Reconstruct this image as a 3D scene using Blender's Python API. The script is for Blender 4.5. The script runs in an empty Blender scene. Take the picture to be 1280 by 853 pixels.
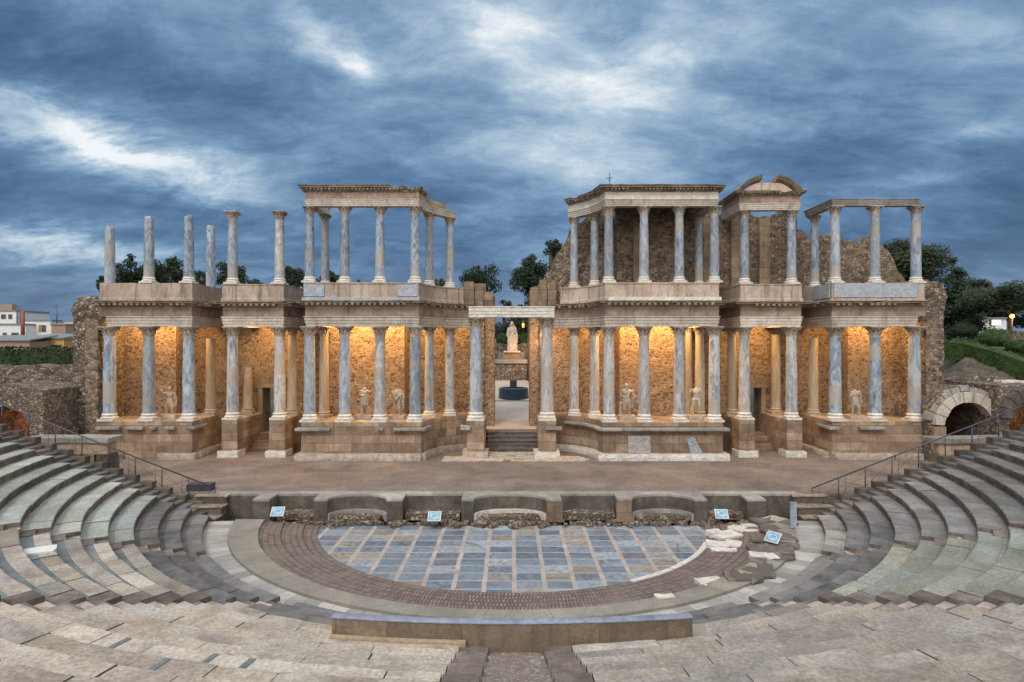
import bpy, bmesh, math, random
from mathutils import Vector, noise
R = math.radians
PI = math.pi
sc = bpy.context.scene
COL = sc.collection
rnd = random.Random(7)

# ------------------------------------------------------------------ camera numbers
FPX = 780.0            # focal length in pixels of a 1280 wide picture
EYE = 8.7
def PX(px, py, Y):     # a point at distance Y seen at (px, py) of the 1280x853 photograph
    return Vector(((px-640)/FPX*Y, Y, EYE-(py-427)/FPX*Y))
def NZ(p, s=1.0, seed=0.0):
    return noise.noise(Vector((p[0]*s+seed*17.3, p[1]*s-seed*9.1, p[2]*s+seed*5.7)))

# ------------------------------------------------------------------ materials
class N:
    def __init__(self, nt):
        self.nt = nt
    def n(self, t, **k):
        a = self.nt.nodes.new(t)
        for kk, vv in k.items():
            setattr(a, kk, vv)
        return a
    def l(self, a, b):
        self.nt.links.new(a, b)
    def put(self, sock, v):
        if isinstance(v, bpy.types.NodeSocket):
            self.l(v, sock)
        else:
            if sock.type == 'RGBA' and len(v) == 3:
                v = (*v, 1)
            sock.default_value = v
    def math(self, op, a, b=0.0, c=None, clamp=False):
        m = self.n('ShaderNodeMath', operation=op, use_clamp=clamp)
        self.put(m.inputs[0], a); self.put(m.inputs[1], b)
        if c is not None: self.put(m.inputs[2], c)
        return m.outputs[0]
    def vmath(self, op, a, b=(0, 0, 0)):
        m = self.n('ShaderNodeVectorMath', operation=op)
        self.put(m.inputs[0], a)
        self.put(m.inputs[1], b)
        return m.outputs['Value'] if op in ('DOT_PRODUCT', 'LENGTH') else m.outputs[0]
    def mapping(self, v, scale=(1, 1, 1), loc=(0, 0, 0), rot=(0, 0, 0)):
        m = self.n('ShaderNodeMapping')
        self.l(v, m.inputs[0]); m.inputs['Scale'].default_value = scale
        m.inputs['Location'].default_value = loc; m.inputs['Rotation'].default_value = rot
        return m.outputs[0]
    def noise(self, v, scale, detail=4, rough=.55, dist=0.0, col=False):
        m = self.n('ShaderNodeTexNoise')
        self.l(v, m.inputs['Vector']); m.inputs['Scale'].default_value = scale
        m.inputs['Detail'].default_value = detail; m.inputs['Roughness'].default_value = rough
        m.inputs['Distortion'].default_value = dist
        return m.outputs['Color' if col else 'Fac']
    def ramp(self, f, stops, interp='LINEAR'):
        m = self.n('ShaderNodeValToRGB')
        self.put(m.inputs[0], f)
        e = m.color_ramp.elements
        m.color_ramp.interpolation = interp
        while len(e) < len(stops): e.new(.5)
        for el, (p, c) in zip(e, stops):
            el.position = p
            el.color = (*c, 1) if hasattr(c, '__len__') else (c, c, c, 1)
        return m.outputs[0]
    def mix(self, f, a, b, mode='MIX'):
        m = self.n('ShaderNodeMix', data_type='RGBA', blend_type=mode)
        self.put(m.inputs[0], f); self.put(m.inputs[6], a); self.put(m.inputs[7], b)
        return m.outputs[2]
    def mapr(self, f, a, b, c=0., d=1., smooth=False):
        m = self.n('ShaderNodeMapRange')
        if smooth: m.interpolation_type = 'SMOOTHSTEP'
        self.put(m.inputs[0], f)
        for i, v in enumerate((a, b, c, d)): m.inputs[i+1].default_value = v
        return m.outputs[0]

def newmat(name):
    m = bpy.data.materials.new(name); m.use_nodes = True
    nt = m.node_tree
    b = nt.nodes['Principled BSDF']
    return m, N(nt), b
def wallco(g, o):      # (along the wall, height): works on walls along X and along Y
    s = g.n('ShaderNodeSeparateXYZ'); g.l(o, s.inputs[0])
    c = g.n('ShaderNodeCombineXYZ')
    g.l(g.math('ADD', s.outputs[0], s.outputs[1]), c.inputs[0]); g.l(s.outputs[2], c.inputs[1])
    return c.outputs[0]
def coords(g, rand=True, kind='Object'):
    t = g.n('ShaderNodeTexCoord')
    o = t.outputs[kind]
    oi = g.n('ShaderNodeObjectInfo')
    if rand:
        o = g.vmath('ADD', o, g.vmath('MULTIPLY', g.n('ShaderNodeCombineXYZ').outputs[0], (1, 1, 1))) if False else o
        cx = g.n('ShaderNodeCombineXYZ')
        r = g.math('MULTIPLY', oi.outputs['Random'], 37.0)
        for i in range(3): g.l(r, cx.inputs[i])
        o2 = g.vmath('ADD', o, cx.outputs[0])
        return o, o2, oi.outputs['Random']
    return o, o, oi.outputs['Random']

def stone(name, stops, scale=1.5, fine=14., rough=.85, bump=.35, bdist=.03, joints=None, mortar=(.12, .1, .08),
          tint=.25, uv=False, stain=None, stain_s=.5, stain_t=(.52, .68), speck=.42, randv=.15, spots=None, streak=0., blocks=0.):
    """Weathered stone. joints=(width, height, mortar size, offset): block joints."""
    m, g, b = newmat(name)
    o, ro, rv = coords(g)
    c = g.ramp(g.noise(ro, scale, 6, .6, .4), stops)
    f2 = g.noise(ro, fine, 5, .7)
    c = g.mix(g.mapr(f2, .3, .7, 0, speck*2), c, g.mix(1., c, (.55, .52, .5), 'MULTIPLY'))
    hb = g.math('ADD', g.math('MULTIPLY', f2, .6), g.noise(ro, fine*3, 3, .6))
    if joints:
        bw, bh, ms, off = joints
        if uv:
            t = g.n('ShaderNodeTexCoord').outputs['UV']
            cx = g.n('ShaderNodeCombineXYZ'); g.l(g.math('MULTIPLY', rv, 50.), cx.inputs[0])
            wc = g.vmath('ADD', t, cx.outputs[0])
        else:
            wc = wallco(g, o)
        wob = g.vmath('MULTIPLY', g.vmath('SUBTRACT', g.noise(o, 1.3, 3, .6, 0, True), (.5, .5, .5)), (.12, .1, 0))
        wc = g.vmath('ADD', wc, wob)
        br = g.n('ShaderNodeTexBrick'); g.l(wc, br.inputs['Vector'])
        br.offset = off; br.squash = 1.0
        br.inputs['Scale'].default_value = 1; br.inputs['Mortar Size'].default_value = ms
        br.inputs['Brick Width'].default_value = bw; br.inputs['Row Height'].default_value = bh
        br.inputs['Mortar Smooth'].default_value = .35
        br.inputs['Color1'].default_value = (0, 0, 0, 1); br.inputs['Color2'].default_value = (1, 1, 1, 1)
        br.inputs['Mortar'].default_value = (.5, .5, .5, 1)
        v = g.mapr(br.outputs['Color'], 0, 1, 1-tint, 1+tint*.6)
        mm = g.n('ShaderNodeCombineColor'); g.l(v, mm.inputs[0]); g.l(v, mm.inputs[1])
        g.l(g.math('MULTIPLY', v, .97), mm.inputs[2])
        c = g.mix(1., c, mm.outputs[0], 'MULTIPLY')
        c = g.mix(g.math('MULTIPLY', br.outputs['Fac'], .8), c, mortar)
        hb = g.math('SUBTRACT', hb, g.math('MULTIPLY', br.outputs['Fac'], 1.3))
    if blocks:
        su = g.n('ShaderNodeSeparateXYZ'); g.l(g.n('ShaderNodeTexCoord').outputs['UV'], su.inputs[0])
        wn = g.n('ShaderNodeTexWhiteNoise', noise_dimensions='1D'); g.l(g.math('ADD', g.math('FLOOR', g.math('DIVIDE', g.math('ADD', su.outputs[0], 50.), 100.)), g.math('MULTIPLY', rv, 91.)), wn.inputs['W'])
        sw = g.n('ShaderNodeSeparateColor'); g.l(wn.outputs['Color'], sw.inputs[0])
        v = g.mapr(sw.outputs[0], 0, 1, 1-blocks, 1+blocks*.7); mm = g.n('ShaderNodeCombineColor')
        for i, h in enumerate((1.03, 1., .95)): g.l(g.math('MULTIPLY', v, g.mapr(sw.outputs[1], 0, 1, h, 2-h)), mm.inputs[i])
        c = g.mix(1., c, mm.outputs[0], 'MULTIPLY')
    if stain:
        sf = g.noise(ro, stain_s, 7, .65, .8)
        c = g.mix(g.mapr(sf, stain_t[0], stain_t[1], 0, .85), c, stain)
    if spots:
        sf = g.noise(ro, 5.5, 6, .7, .5)
        c = g.mix(g.mapr(sf, .6, .68, 0, .8), c, spots)
    if streak:
        sf = g.noise(g.mapping(ro, (2.2, 2.2, .16)), 1.5, 6, .65, .3)
        c = g.mix(g.mapr(sf, .53, .68, 0, streak), c, (.07, .055, .045))
        sf = g.noise(ro, 1.9, 7, .72, .6)
        c = g.mix(g.mapr(sf, .6, .7, 0, streak*.9), c, (.13, .095, .07))
    k = g.mapr(rv, 0, 1, 1-randv, 1+randv)
    kk = g.n('ShaderNodeCombineColor')
    for i in range(3): g.l(k, kk.inputs[i])
    c = g.mix(1., c, kk.outputs[0], 'MULTIPLY')
    g.l(c, b.inputs['Base Color']); b.inputs['Roughness'].default_value = rough
    b.inputs['Specular IOR Level'].default_value = .3
    bp = g.n('ShaderNodeBump'); bp.inputs['Strength'].default_value = bump; bp.inputs['Distance'].default_value = bdist
    g.l(hb, bp.inputs['Height']); g.l(bp.outputs[0], b.inputs['Normal'])
    return m

def rubble(name, stops, mortar, scale=3.2, bump=.8, dark=.45, edge=.2, pmin=.45):
    m, g, b = newmat(name)
    o, ro, rv = coords(g, False)
    w = g.vmath('ADD', o, g.vmath('MULTIPLY', g.vmath('SUBTRACT', g.noise(o, 2.4, 3, .6, 0, True), (.5, .5, .5)), (.3, .3, .3)))
    w = g.mapping(w, (1, 1, 1.25))
    v1 = g.n('ShaderNodeTexVoronoi', feature='F1'); g.l(w, v1.inputs['Vector']); v1.inputs['Scale'].default_value = scale
    v2 = g.n('ShaderNodeTexVoronoi', feature='DISTANCE_TO_EDGE'); g.l(w, v2.inputs['Vector']); v2.inputs['Scale'].default_value = scale
    s = g.n('ShaderNodeSeparateColor'); g.l(v1.outputs['Color'], s.inputs[0])
    c = g.ramp(s.outputs[0], stops)
    fn = g.noise(o, 22, 5, .7)
    # small second generation of stones
    v3 = g.n('ShaderNodeTexVoronoi', feature='F1'); g.l(w, v3.inputs['Vector']); v3.inputs['Scale'].default_value = scale*2.3
    s3 = g.n('ShaderNodeSeparateColor'); g.l(v3.outputs['Color'], s3.inputs[0])
    c = g.mix(g.mapr(s3.outputs[1], .55, .95, 0, .75), c, mortar)
    mo = g.mapr(v2.outputs['Distance'], .03, edge, 1, 0)
    patch = g.mapr(g.noise(o, .8, 4, .6), .4, .6, pmin, .95)
    c = g.mix(g.math('MULTIPLY', mo, patch), c, mortar)
    hole = g.math('MULTIPLY', g.mapr(s3.outputs[2], .86, .9, 0, 1), g.mapr(v3.outputs['Distance'], .2, .42, 1, 0))
    c = g.mix(g.math('MULTIPLY', hole, dark*1.6), c, (.03, .022, .016))
    c = g.mix(g.mapr(fn, .3, .7, 0, .35), c, (.1, .075, .055))
    big = g.noise(o, .35, 5, .6)
    c = g.mix(g.mapr(big, .5, .75, 0, .45), c, (.2, .165, .13))
    g.l(c, b.inputs['Base Color']); b.inputs['Roughness'].default_value = .92
    b.inputs['Specular IOR Level'].default_value = .2
    h = g.math('ADD', g.mapr(v2.outputs['Distance'], 0, .16, 0, 1), g.math('MULTIPLY', fn, .5))
    h = g.math('SUBTRACT', h, g.math('MULTIPLY', hole, 1.5))
    bp = g.n('ShaderNodeBump'); bp.inputs['Strength'].default_value = bump; bp.inputs['Distance'].default_value = .07
    g.l(h, bp.inputs['Height']); g.l(bp.outputs[0], b.inputs['Normal'])
    return m

def marble(name, base, vein, dark, vs=1.4, warm=None, rough=.5, band=False):
    m, g, b = newmat(name)
    o, ro, rv = coords(g)
    w = g.mapping(ro, (1.5, 1.5, 2.6), rot=(.5, .35, 0))
    n1 = g.noise(w, vs, 8, .62, 1.6)
    n2 = g.noise(w, vs*3.2, 8, .7, 1.0)
    n3 = g.noise(ro, .55, 3, .5)
    t = g.math('ADD', g.math('MULTIPLY', n1, .65), g.math('MULTIPLY', n2, .35))
    c = g.ramp(t, [(.38, dark), (.455, vein), (.54, base), (.64, tuple(min(1, x*1.35) for x in base))])
    c = g.mix(g.mapr(g.math('ADD', n3, g.mapr(rv, 0, 1, -.12, .12)), .38, .66, 0, .75), c, g.mix(.5, c, warm or base))
    fl = g.noise(ro, 26, 4, .7)
    c = g.mix(g.mapr(fl, .35, .75, 0, .4), c, (.2, .19, .18))
    if band:
        sz = g.n('ShaderNodeSeparateXYZ'); g.l(o, sz.inputs[0])
        zz = g.math('ADD', sz.outputs[2], g.math('MULTIPLY', g.math('SUBTRACT', g.noise(ro, 3, 3), .5), .05))
        r2 = g.math('FRACT', g.math('MULTIPLY', rv, 7.31)); r3 = g.math('FRACT', g.math('MULTIPLY', rv, 13.7))
        lo = g.mapr(r2, 0, 1, -.5, .75); inb = g.math('MULTIPLY', g.math('GREATER_THAN', zz, lo), g.math('LESS_THAN', zz, g.math('ADD', lo, g.mapr(r3, 0, 1, .08, .3))))
        c = g.mix(g.math('MULTIPLY', inb, .75), c, (.36, .325, .285))
        kk = g.mapr(r3, 0, 1, .78, 1.12); kc = g.n('ShaderNodeCombineColor')
        for i in range(3): g.l(kk, kc.inputs[i])
        c = g.mix(1., c, kc.outputs[0], 'MULTIPLY')
        gr = g.noise(g.mapping(ro, (2.5, 2.5, .8)), 1.6, 6, .7)
        c = g.mix(g.mapr(gr, .56, .72, 0, .6), c, (.13, .115, .10))
    g.l(c, b.inputs['Base Color']); b.inputs['Roughness'].default_value = rough
    bp = g.n('ShaderNodeBump'); bp.inputs['Strength'].default_value = .25; bp.inputs['Distance'].default_value = .02
    g.l(g.math('ADD', n2, fl), bp.inputs['Height']); g.l(bp.outputs[0], b.inputs['Normal'])
    return m

def plain(name, c, rough=.6, metal=0., c2=None, s=6., bump=.0):
    m, g, b = newmat(name)
    o, ro, rv = coords(g)
    f = g.noise(ro, s, 5, .6)
    cc = g.mix(g.mapr(f, .3, .7), c, c2 or tuple(x*.8 for x in c))
    g.l(cc, b.inputs['Base Color']); b.inputs['Roughness'].default_value = rough; b.inputs['Metallic'].default_value = metal
    if bump:
        bp = g.n('ShaderNodeBump'); bp.inputs['Strength'].default_value = bump; bp.inputs['Distance'].default_value = .03
        g.l(f, bp.inputs['Height']); g.l(bp.outputs[0], b.inputs['Normal'])
    return m
def glow(name, c, s):
    m, g, b = newmat(name)
    b.inputs['Base Color'].default_value = (*c, 1); b.inputs['Emission Color'].default_value = (*c, 1)
    b.inputs['Emission Strength'].default_value = s
    return m
def leafmat(name, a, bcol):
    m, g, b = newmat(name)
    o, ro, rv = coords(g, False)
    f = g.noise(o, .9, 5, .6)
    f2 = g.noise(o, 7., 2, .6)
    c = g.mix(g.mapr(g.math('ADD', g.math('MULTIPLY', f, .6), g.math('MULTIPLY', f2, .4)), .36, .62), a, bcol)
    g.l(c, b.inputs['Base Color']); b.inputs['Roughness'].default_value = .7
    b.inputs['Specular IOR Level'].default_value = .25
    return m

M = {}
TAN = [(.3, (.27, .235, .18)), (.5, (.40, .35, .275)), (.7, (.50, .45, .36))]
M['seat_tan'] = stone('seat_tan', [(.3, (.46, .40, .33)), (.5, (.60, .535, .45)), (.7, (.69, .63, .54))], 1.1, 13, bump=.6, stain=(.24, .2, .17), stain_s=.8, spots=(.22, .19, .16), speck=.6, randv=.2, blocks=0.11)
M['seat_pale'] = stone('seat_pale', [(.3, (.30, .335, .31)), (.5, (.415, .455, .425)), (.7, (.51, .54, .51))], .9, 12, bump=.4, stain=(.25, .235, .2), stain_s=.6, speck=.6, randv=.2, blocks=0.18)
M['seat_buff'] = stone('seat_buff', [(.3, (.35, .31, .265)), (.5, (.49, .445, .385)), (.7, (.59, .545, .48))], .9, 12, bump=.45, stain=(.22, .185, .155), stain_s=.7, speck=.6, randv=.2, blocks=0.26)
M['seat_green'] = stone('seat_green', [(.3, (.235, .255, .215)), (.5, (.335, .36, .31)), (.7, (.43, .445, .39))], .8, 12, bump=.45, stain=(.21, .18, .15), stain_s=.55, speck=.6, randv=.16, blocks=0.15)
M['seat_grey'] = stone('seat_grey', [(.3, (.16, .16, .16)), (.5, (.235, .235, .232)), (.7, (.33, .325, .31))], .9, 13, bump=.45, stain=(.12, .115, .115), stain_s=.7, speck=.6, randv=.2, blocks=0.26)
M['seat_mixed'] = stone('seat_mixed', [(.3, (.31, .275, .24)), (.5, (.43, .39, .345)), (.7, (.52, .48, .43))], .9, 13, bump=.55, stain=(.2, .19, .17), stain_s=.6, spots=(.2, .18, .16), speck=.6, randv=.16, blocks=0.15)
M['granite'] = stone('granite', [(.3, (.10, .10, .105)), (.5, (.165, .165, .17)), (.7, (.25, .24, .235))], 1.2, 16, bump=.5, stain=(.2, .165, .14), stain_s=.9, blocks=0.3)
M['wet'] = stone('wet_gutter', [(.3, (.13, .165, .17)), (.5, (.20, .24, .245)), (.7, (.29, .31, .295))], 1.2, 12, bump=.4, rough=.55, stain=(.24, .21, .175), stain_s=.8)
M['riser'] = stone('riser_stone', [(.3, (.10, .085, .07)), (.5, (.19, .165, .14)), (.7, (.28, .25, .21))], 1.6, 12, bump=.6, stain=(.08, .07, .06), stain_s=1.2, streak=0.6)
M['stepblock'] = stone('step_block_stone', [(.3, (.13, .105, .09)), (.5, (.20, .165, .145)), (.7, (.28, .235, .205))], 2.0, 16, bump=.7, stain=(.09, .075, .065), stain_s=1.4, randv=.3)
M['pebble'] = rubble('pebble_concrete', [(0, (.2, .165, .145)), (.5, (.3, .255, .225)), (1, (.42, .38, .34))], (.23, .19, .165), 12, .5, .2)
M['rubble'] = rubble('rubble_masonry', [(0, (.07, .045, .032)), (.3, (.17, .115, .078)), (.6, (.32, .235, .165)), (1, (.43, .35, .27))], (.40, .275, .185), 5.4, .6, .6)
M['rubble_up'] = rubble('upper_rubble_masonry', [(0, (.055, .042, .033)), (.35, (.16, .118, .088)), (.65, (.28, .215, .16)), (1, (.42, .36, .295))], (.29, .215, .155), 3.9, .8, .7, .14, .35)
M['rubble_raw'] = rubble('rubble_core', [(0, (.10, .085, .07)), (.4, (.24, .2, .165)), (.7, (.37, .31, .25)), (1, (.5, .45, .39))], (.16, .12, .09), 4.2, 1., .8)
M['ashlar'] = stone('ashlar', [(.3, (.25, .172, .122)), (.5, (.395, .288, .21)), (.7, (.52, .41, .315))], .9, 9, joints=(1.15, .53, .014, .5), mortar=(.13, .1, .075), bump=.7, bdist=.05, stain=(.27, .2, .15), stain_s=.5, tint=.32, spots=(.2, .145, .105), streak=0.45)
M['pier'] = stone('pier_blocks', [(.3, (.26, .185, .13)), (.5, (.36, .27, .19)), (.7, (.45, .36, .265))], .9, 9, joints=(1.3, .75, .014, .5), mortar=(.13, .1, .075), bump=.7, bdist=.05, stain=(.23, .18, .13), stain_s=.5, tint=.25, spots=(.15, .11, .08), streak=0.5)
M['entab'] = stone('entablature_stone', [(.3, (.28, .195, .16)), (.5, (.41, .31, .26)), (.7, (.53, .43, .375))], 1.0, 10, joints=(1.6, .34, .008, .5), mortar=(.2, .16, .13), bump=.5, stain=(.2, .165, .13), stain_s=.7, tint=.15, spots=(.26, .2, .15), streak=0.5)
M['arch'] = stone('architrave_marble', [(.3, (.55, .48, .43)), (.5, (.69, .635, .58)), (.7, (.76, .72, .67))], .9, 10, joints=(2.35, 30, .012, 0), mortar=(.25, .22, .19), bump=.35, stain=(.37, .31, .25), stain_s=.6, tint=.14, spots=(.35, .3, .25), streak=0.45)
M['cornice'] = stone('cornice_stone', [(.3, (.22, .165, .12)), (.5, (.34, .275, .205)), (.7, (.45, .385, .31))], 1.6, 10, bump=.8, stain=(.12, .1, .08), stain_s=1.0, spots=(.17, .13, .1), streak=0.8)
M['parapet'] = stone('upper_podium_stone', [(.3, (.42, .32, .27)), (.5, (.55, .45, .39)), (.7, (.64, .55, .49))], .8, 10, joints=(2.2, 30, .014, 0), mortar=(.2, .16, .13), bump=.4, stain=(.28, .215, .17), stain_s=.55, tint=.14, spots=(.3, .25, .2), streak=0.6)
M['white'] = marble('white_marble', (.70, .67, .62), (.56, .53, .49), (.4, .37, .34), 1.3, (.66, .59, .5))
M['bluem'] = marble('blue_veined_marble', (.335, .40, .475), (.165, .225, .315), (.075, .12, .185), 1.7, (.40, .40, .40), .6, True)
M['greym'] = marble('grey_veined_marble', (.48, .475, .475), (.275, .30, .345), (.135, .165, .215), 1.7, (.49, .435, .375), .6, True)
M['panelblue'] = marble('blue_marble_panel', (.33, .385, .475), (.21, .27, .38), (.13, .18, .29), 1.3, (.46, .455, .45))
M['capstone'] = stone('capital_stone', [(.3, (.32, .27, .225)), (.5, (.48, .42, .36)), (.7, (.60, .55, .48))], 3, 14, bump=.5, stain=(.22, .17, .13), stain_s=2.5)
M['warmcol'] = stone('plain_column_stone', [(.3, (.33, .27, .21)), (.5, (.45, .385, .31)), (.7, (.53, .47, .39))], 1.6, 12, bump=.5, stain=(.27, .21, .16), stain_s=.8)
M['statue'] = stone('statue_marble', [(.3, (.36, .32, .275)), (.5, (.5, .46, .405)), (.7, (.62, .58, .52))], 4, 18, bump=.4, stain=(.3, .25, .2), stain_s=3)
M['stage'] = stone('stage_gravel', [(.3, (.19, .155, .135)), (.5, (.275, .228, .202)), (.7, (.365, .312, .28))], .5, 11, bump=.8, bdist=.03, stain=(.27, .185, .145), stain_s=.3, stain_t=(.56, .74), speck=.7, randv=0, spots=(.2, .16, .145))
M['sand'] = stone('sandy_ground', [(.3, (.46, .39, .315)), (.5, (.54, .465, .385)), (.7, (.61, .54, .46))], .3, 14, bump=.3, randv=0)
M['dirt'] = stone('dirt_ground', [(.3, (.07, .065, .04)), (.5, (.11, .10, .065)), (.7, (.17, .145, .105))], .25, 8, bump=.7, stain=(.045, .065, .028), stain_s=.12, randv=0)
M['mound'] = stone('stony_earth', [(.3, (.075, .06, .05)), (.5, (.14, .115, .095)), (.7, (.22, .185, .155))], 1.1, 7, bump=1., bdist=.08, stain=(.05, .06, .03), stain_s=.9, spots=(.2, .17, .14), randv=0)
M['concrete'] = stone('weathered_concrete', [(.3, (.06, .053, .047)), (.5, (.12, .107, .094)), (.7, (.2, .182, .162))], 1.2, 12, bump=.5, stain=(.1, .09, .08), stain_s=.8, spots=(.19, .145, .11), streak=0.6)
M['coping'] = stone('grey_coping', [(.3, (.28, .275, .265)), (.5, (.37, .36, .345)), (.7, (.45, .44, .42))], 1.0, 14, joints=(1.7, 30, .012, 0), bump=.3, stain=(.22, .2, .18), streak=0.4)
M['paving'] = stone('ring_paving', [(.3, (.39, .385, .375)), (.5, (.51, .50, .48)), (.7, (.6, .585, .56))], .8, 12, joints=(.62, 30, .012, .5), uv=True, bump=.4, stain=(.27, .28, .28), stain_s=.4, tint=.36)
M['greypad'] = stone('grey_slab_ring', [(.3, (.22, .205, .18)), (.5, (.3, .28, .25)), (.7, (.37, .35, .315))], .7, 14, joints=(2.1, 30, .012, .5), uv=True, bump=.5, stain=(.2, .185, .16), stain_s=.5, tint=.12)
M['balteus'] = stone('balustrade_stone', [(.3, (.2, .15, .11)), (.5, (.3, .235, .175)), (.7, (.37, .3, .23))], 1.3, 16, joints=(1.55, 30, .012, 0), bump=.6, stain=(.17, .13, .10), stain_s=1.1, spots=(.2, .16, .125), streak=0.5)
M['balcap'] = marble('balustrade_coping', (.22, .255, .34), (.17, .205, .29), (.12, .14, .18), 1.3, (.29, .29, .30), .55)
M['ledge'] = stone('tan_ledge', [(.3, (.42, .31, .21)), (.5, (.5, .38, .27)), (.7, (.55, .43, .32))], 2, 12, bump=.3)
M['rail'] = plain('rail_paint', (.055, .045, .075), .45, .3, (.08, .065, .1))
M['wire'] = plain('rail_wire', (.09, .085, .09), .5, .5)
M['bark'] = plain('bark', (.10, .075, .055), .9, 0, (.05, .04, .03), 9, .6)
M['leaf_dark'] = leafmat('leaves_dark', (.012, .022, .012), (.035, .06, .028))
M['leaf_mid'] = leafmat('leaves_mid', (.022, .04, .018), (.065, .10, .04))
M['leaf_pine'] = leafmat('pine_needles', (.016, .024, .012), (.045, .062, .028))
M['hedge_dark'] = leafmat('hedge_dark_leaves', (.012, .022, .009), (.03, .052, .02))
M['hedge_green'] = leafmat('hedge_green_leaves', (.022, .042, .012), (.055, .095, .028))  # brighter green leaf colour
M['grass'] = leafmat('grass_blades', (.035, .055, .02), (.075, .105, .038))
M['house_white'] = plain('white_render', (.66, .68, .70), .8, 0, (.58, .6, .63), 1.5)
M['house_ochre'] = plain('ochre_render', (.5, .33, .12), .8, 0, (.44, .28, .1), 1.5)
M['house_brown'] = plain('brown_brickwork', (.32, .24, .175), .9, 0, (.25, .18, .13), 2.)
M['roof_grey'] = plain('grey_roof_sheet', (.20, .22, .25), .7, 0, (.15, .165, .19), 2.)
M['roof_blue'] = plain('blue_metal_roof', (.22, .25, .30), .45, .3, (.17, .19, .23), 2.)
M['glass'] = plain('dark_glass', (.03, .04, .055), .15)
M['antenna'] = plain('antenna_metal', (.12, .12, .13), .5, .4)
M['redpole'] = plain('rust_red_pole', (.3, .09, .06), .7)
M['dark'] = plain('dark_void', (.02, .018, .016), .9)
M['blackbox'] = plain('dark_case', (.045, .035, .06), .6, 0, (.06, .05, .075))
M['fountain'] = plain('dark_blue_tile', (.025, .045, .065), .35, 0, (.018, .03, .045), 3.)
M['water'] = plain('pale_water', (.25, .38, .45), .08)
M['paintwhite'] = plain('painted_metal_white', (.75, .75, .74), .5)
M['lamp_warm'] = glow('lamp_glow', (1, .5, .16), 2.6)
M['lamp_orange'] = glow('lamp_glow_orange', (1, .42, .1), 2.2)
M['lamp_yellow'] = glow('lamp_glow_yellow', (1, .8, .4), 2.5)
M['flood_lens'] = glow('floodlight_lens', (1, .6, .22), 6)

# brick pavers of the orchestra steps
def brickpave():
    m, g, b = newmat('brick_pavers')
    t = g.n('ShaderNodeTexCoord').outputs['UV']
    br = g.n('ShaderNodeTexBrick'); g.l(t, br.inputs['Vector']); br.offset = .5
    for k, v in (('Scale', 1), ('Mortar Size', .026), ('Brick Width', .13), ('Row Height', .26), ('Mortar Smooth', .3)):
        br.inputs[k].default_value = v
    br.inputs['Color1'].default_value = (.15, .105, .09, 1); br.inputs['Color2'].default_value = (.29, .215, .185, 1)
    br.inputs['Mortar'].default_value = (.075, .06, .055, 1)
    o = g.n('ShaderNodeTexCoord').outputs['Object']
    f = g.noise(o, .7, 6, .6, .5)
    c = g.mix(g.mapr(f, .48, .7, 0, .7), br.outputs['Color'], (.22, .185, .155))
    f2 = g.noise(o, 20, 3, .6)
    c = g.mix(g.mapr(f2, .4, .7, 0, .4), c, (.12, .09, .08))
    g.l(c, b.inputs['Base Color']); b.inputs['Roughness'].default_value = .85
    bp = g.n('ShaderNodeBump'); bp.inputs['Strength'].default_value = .8; bp.inputs['Distance'].default_value = .03
    h = g.math('SUBTRACT', g.math('MULTIPLY', f2, .6), br.outputs['Fac'])
    g.l(h, bp.inputs['Height']); g.l(bp.outputs[0], b.inputs['Normal'])
    return m
M['brick'] = brickpave()

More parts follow.
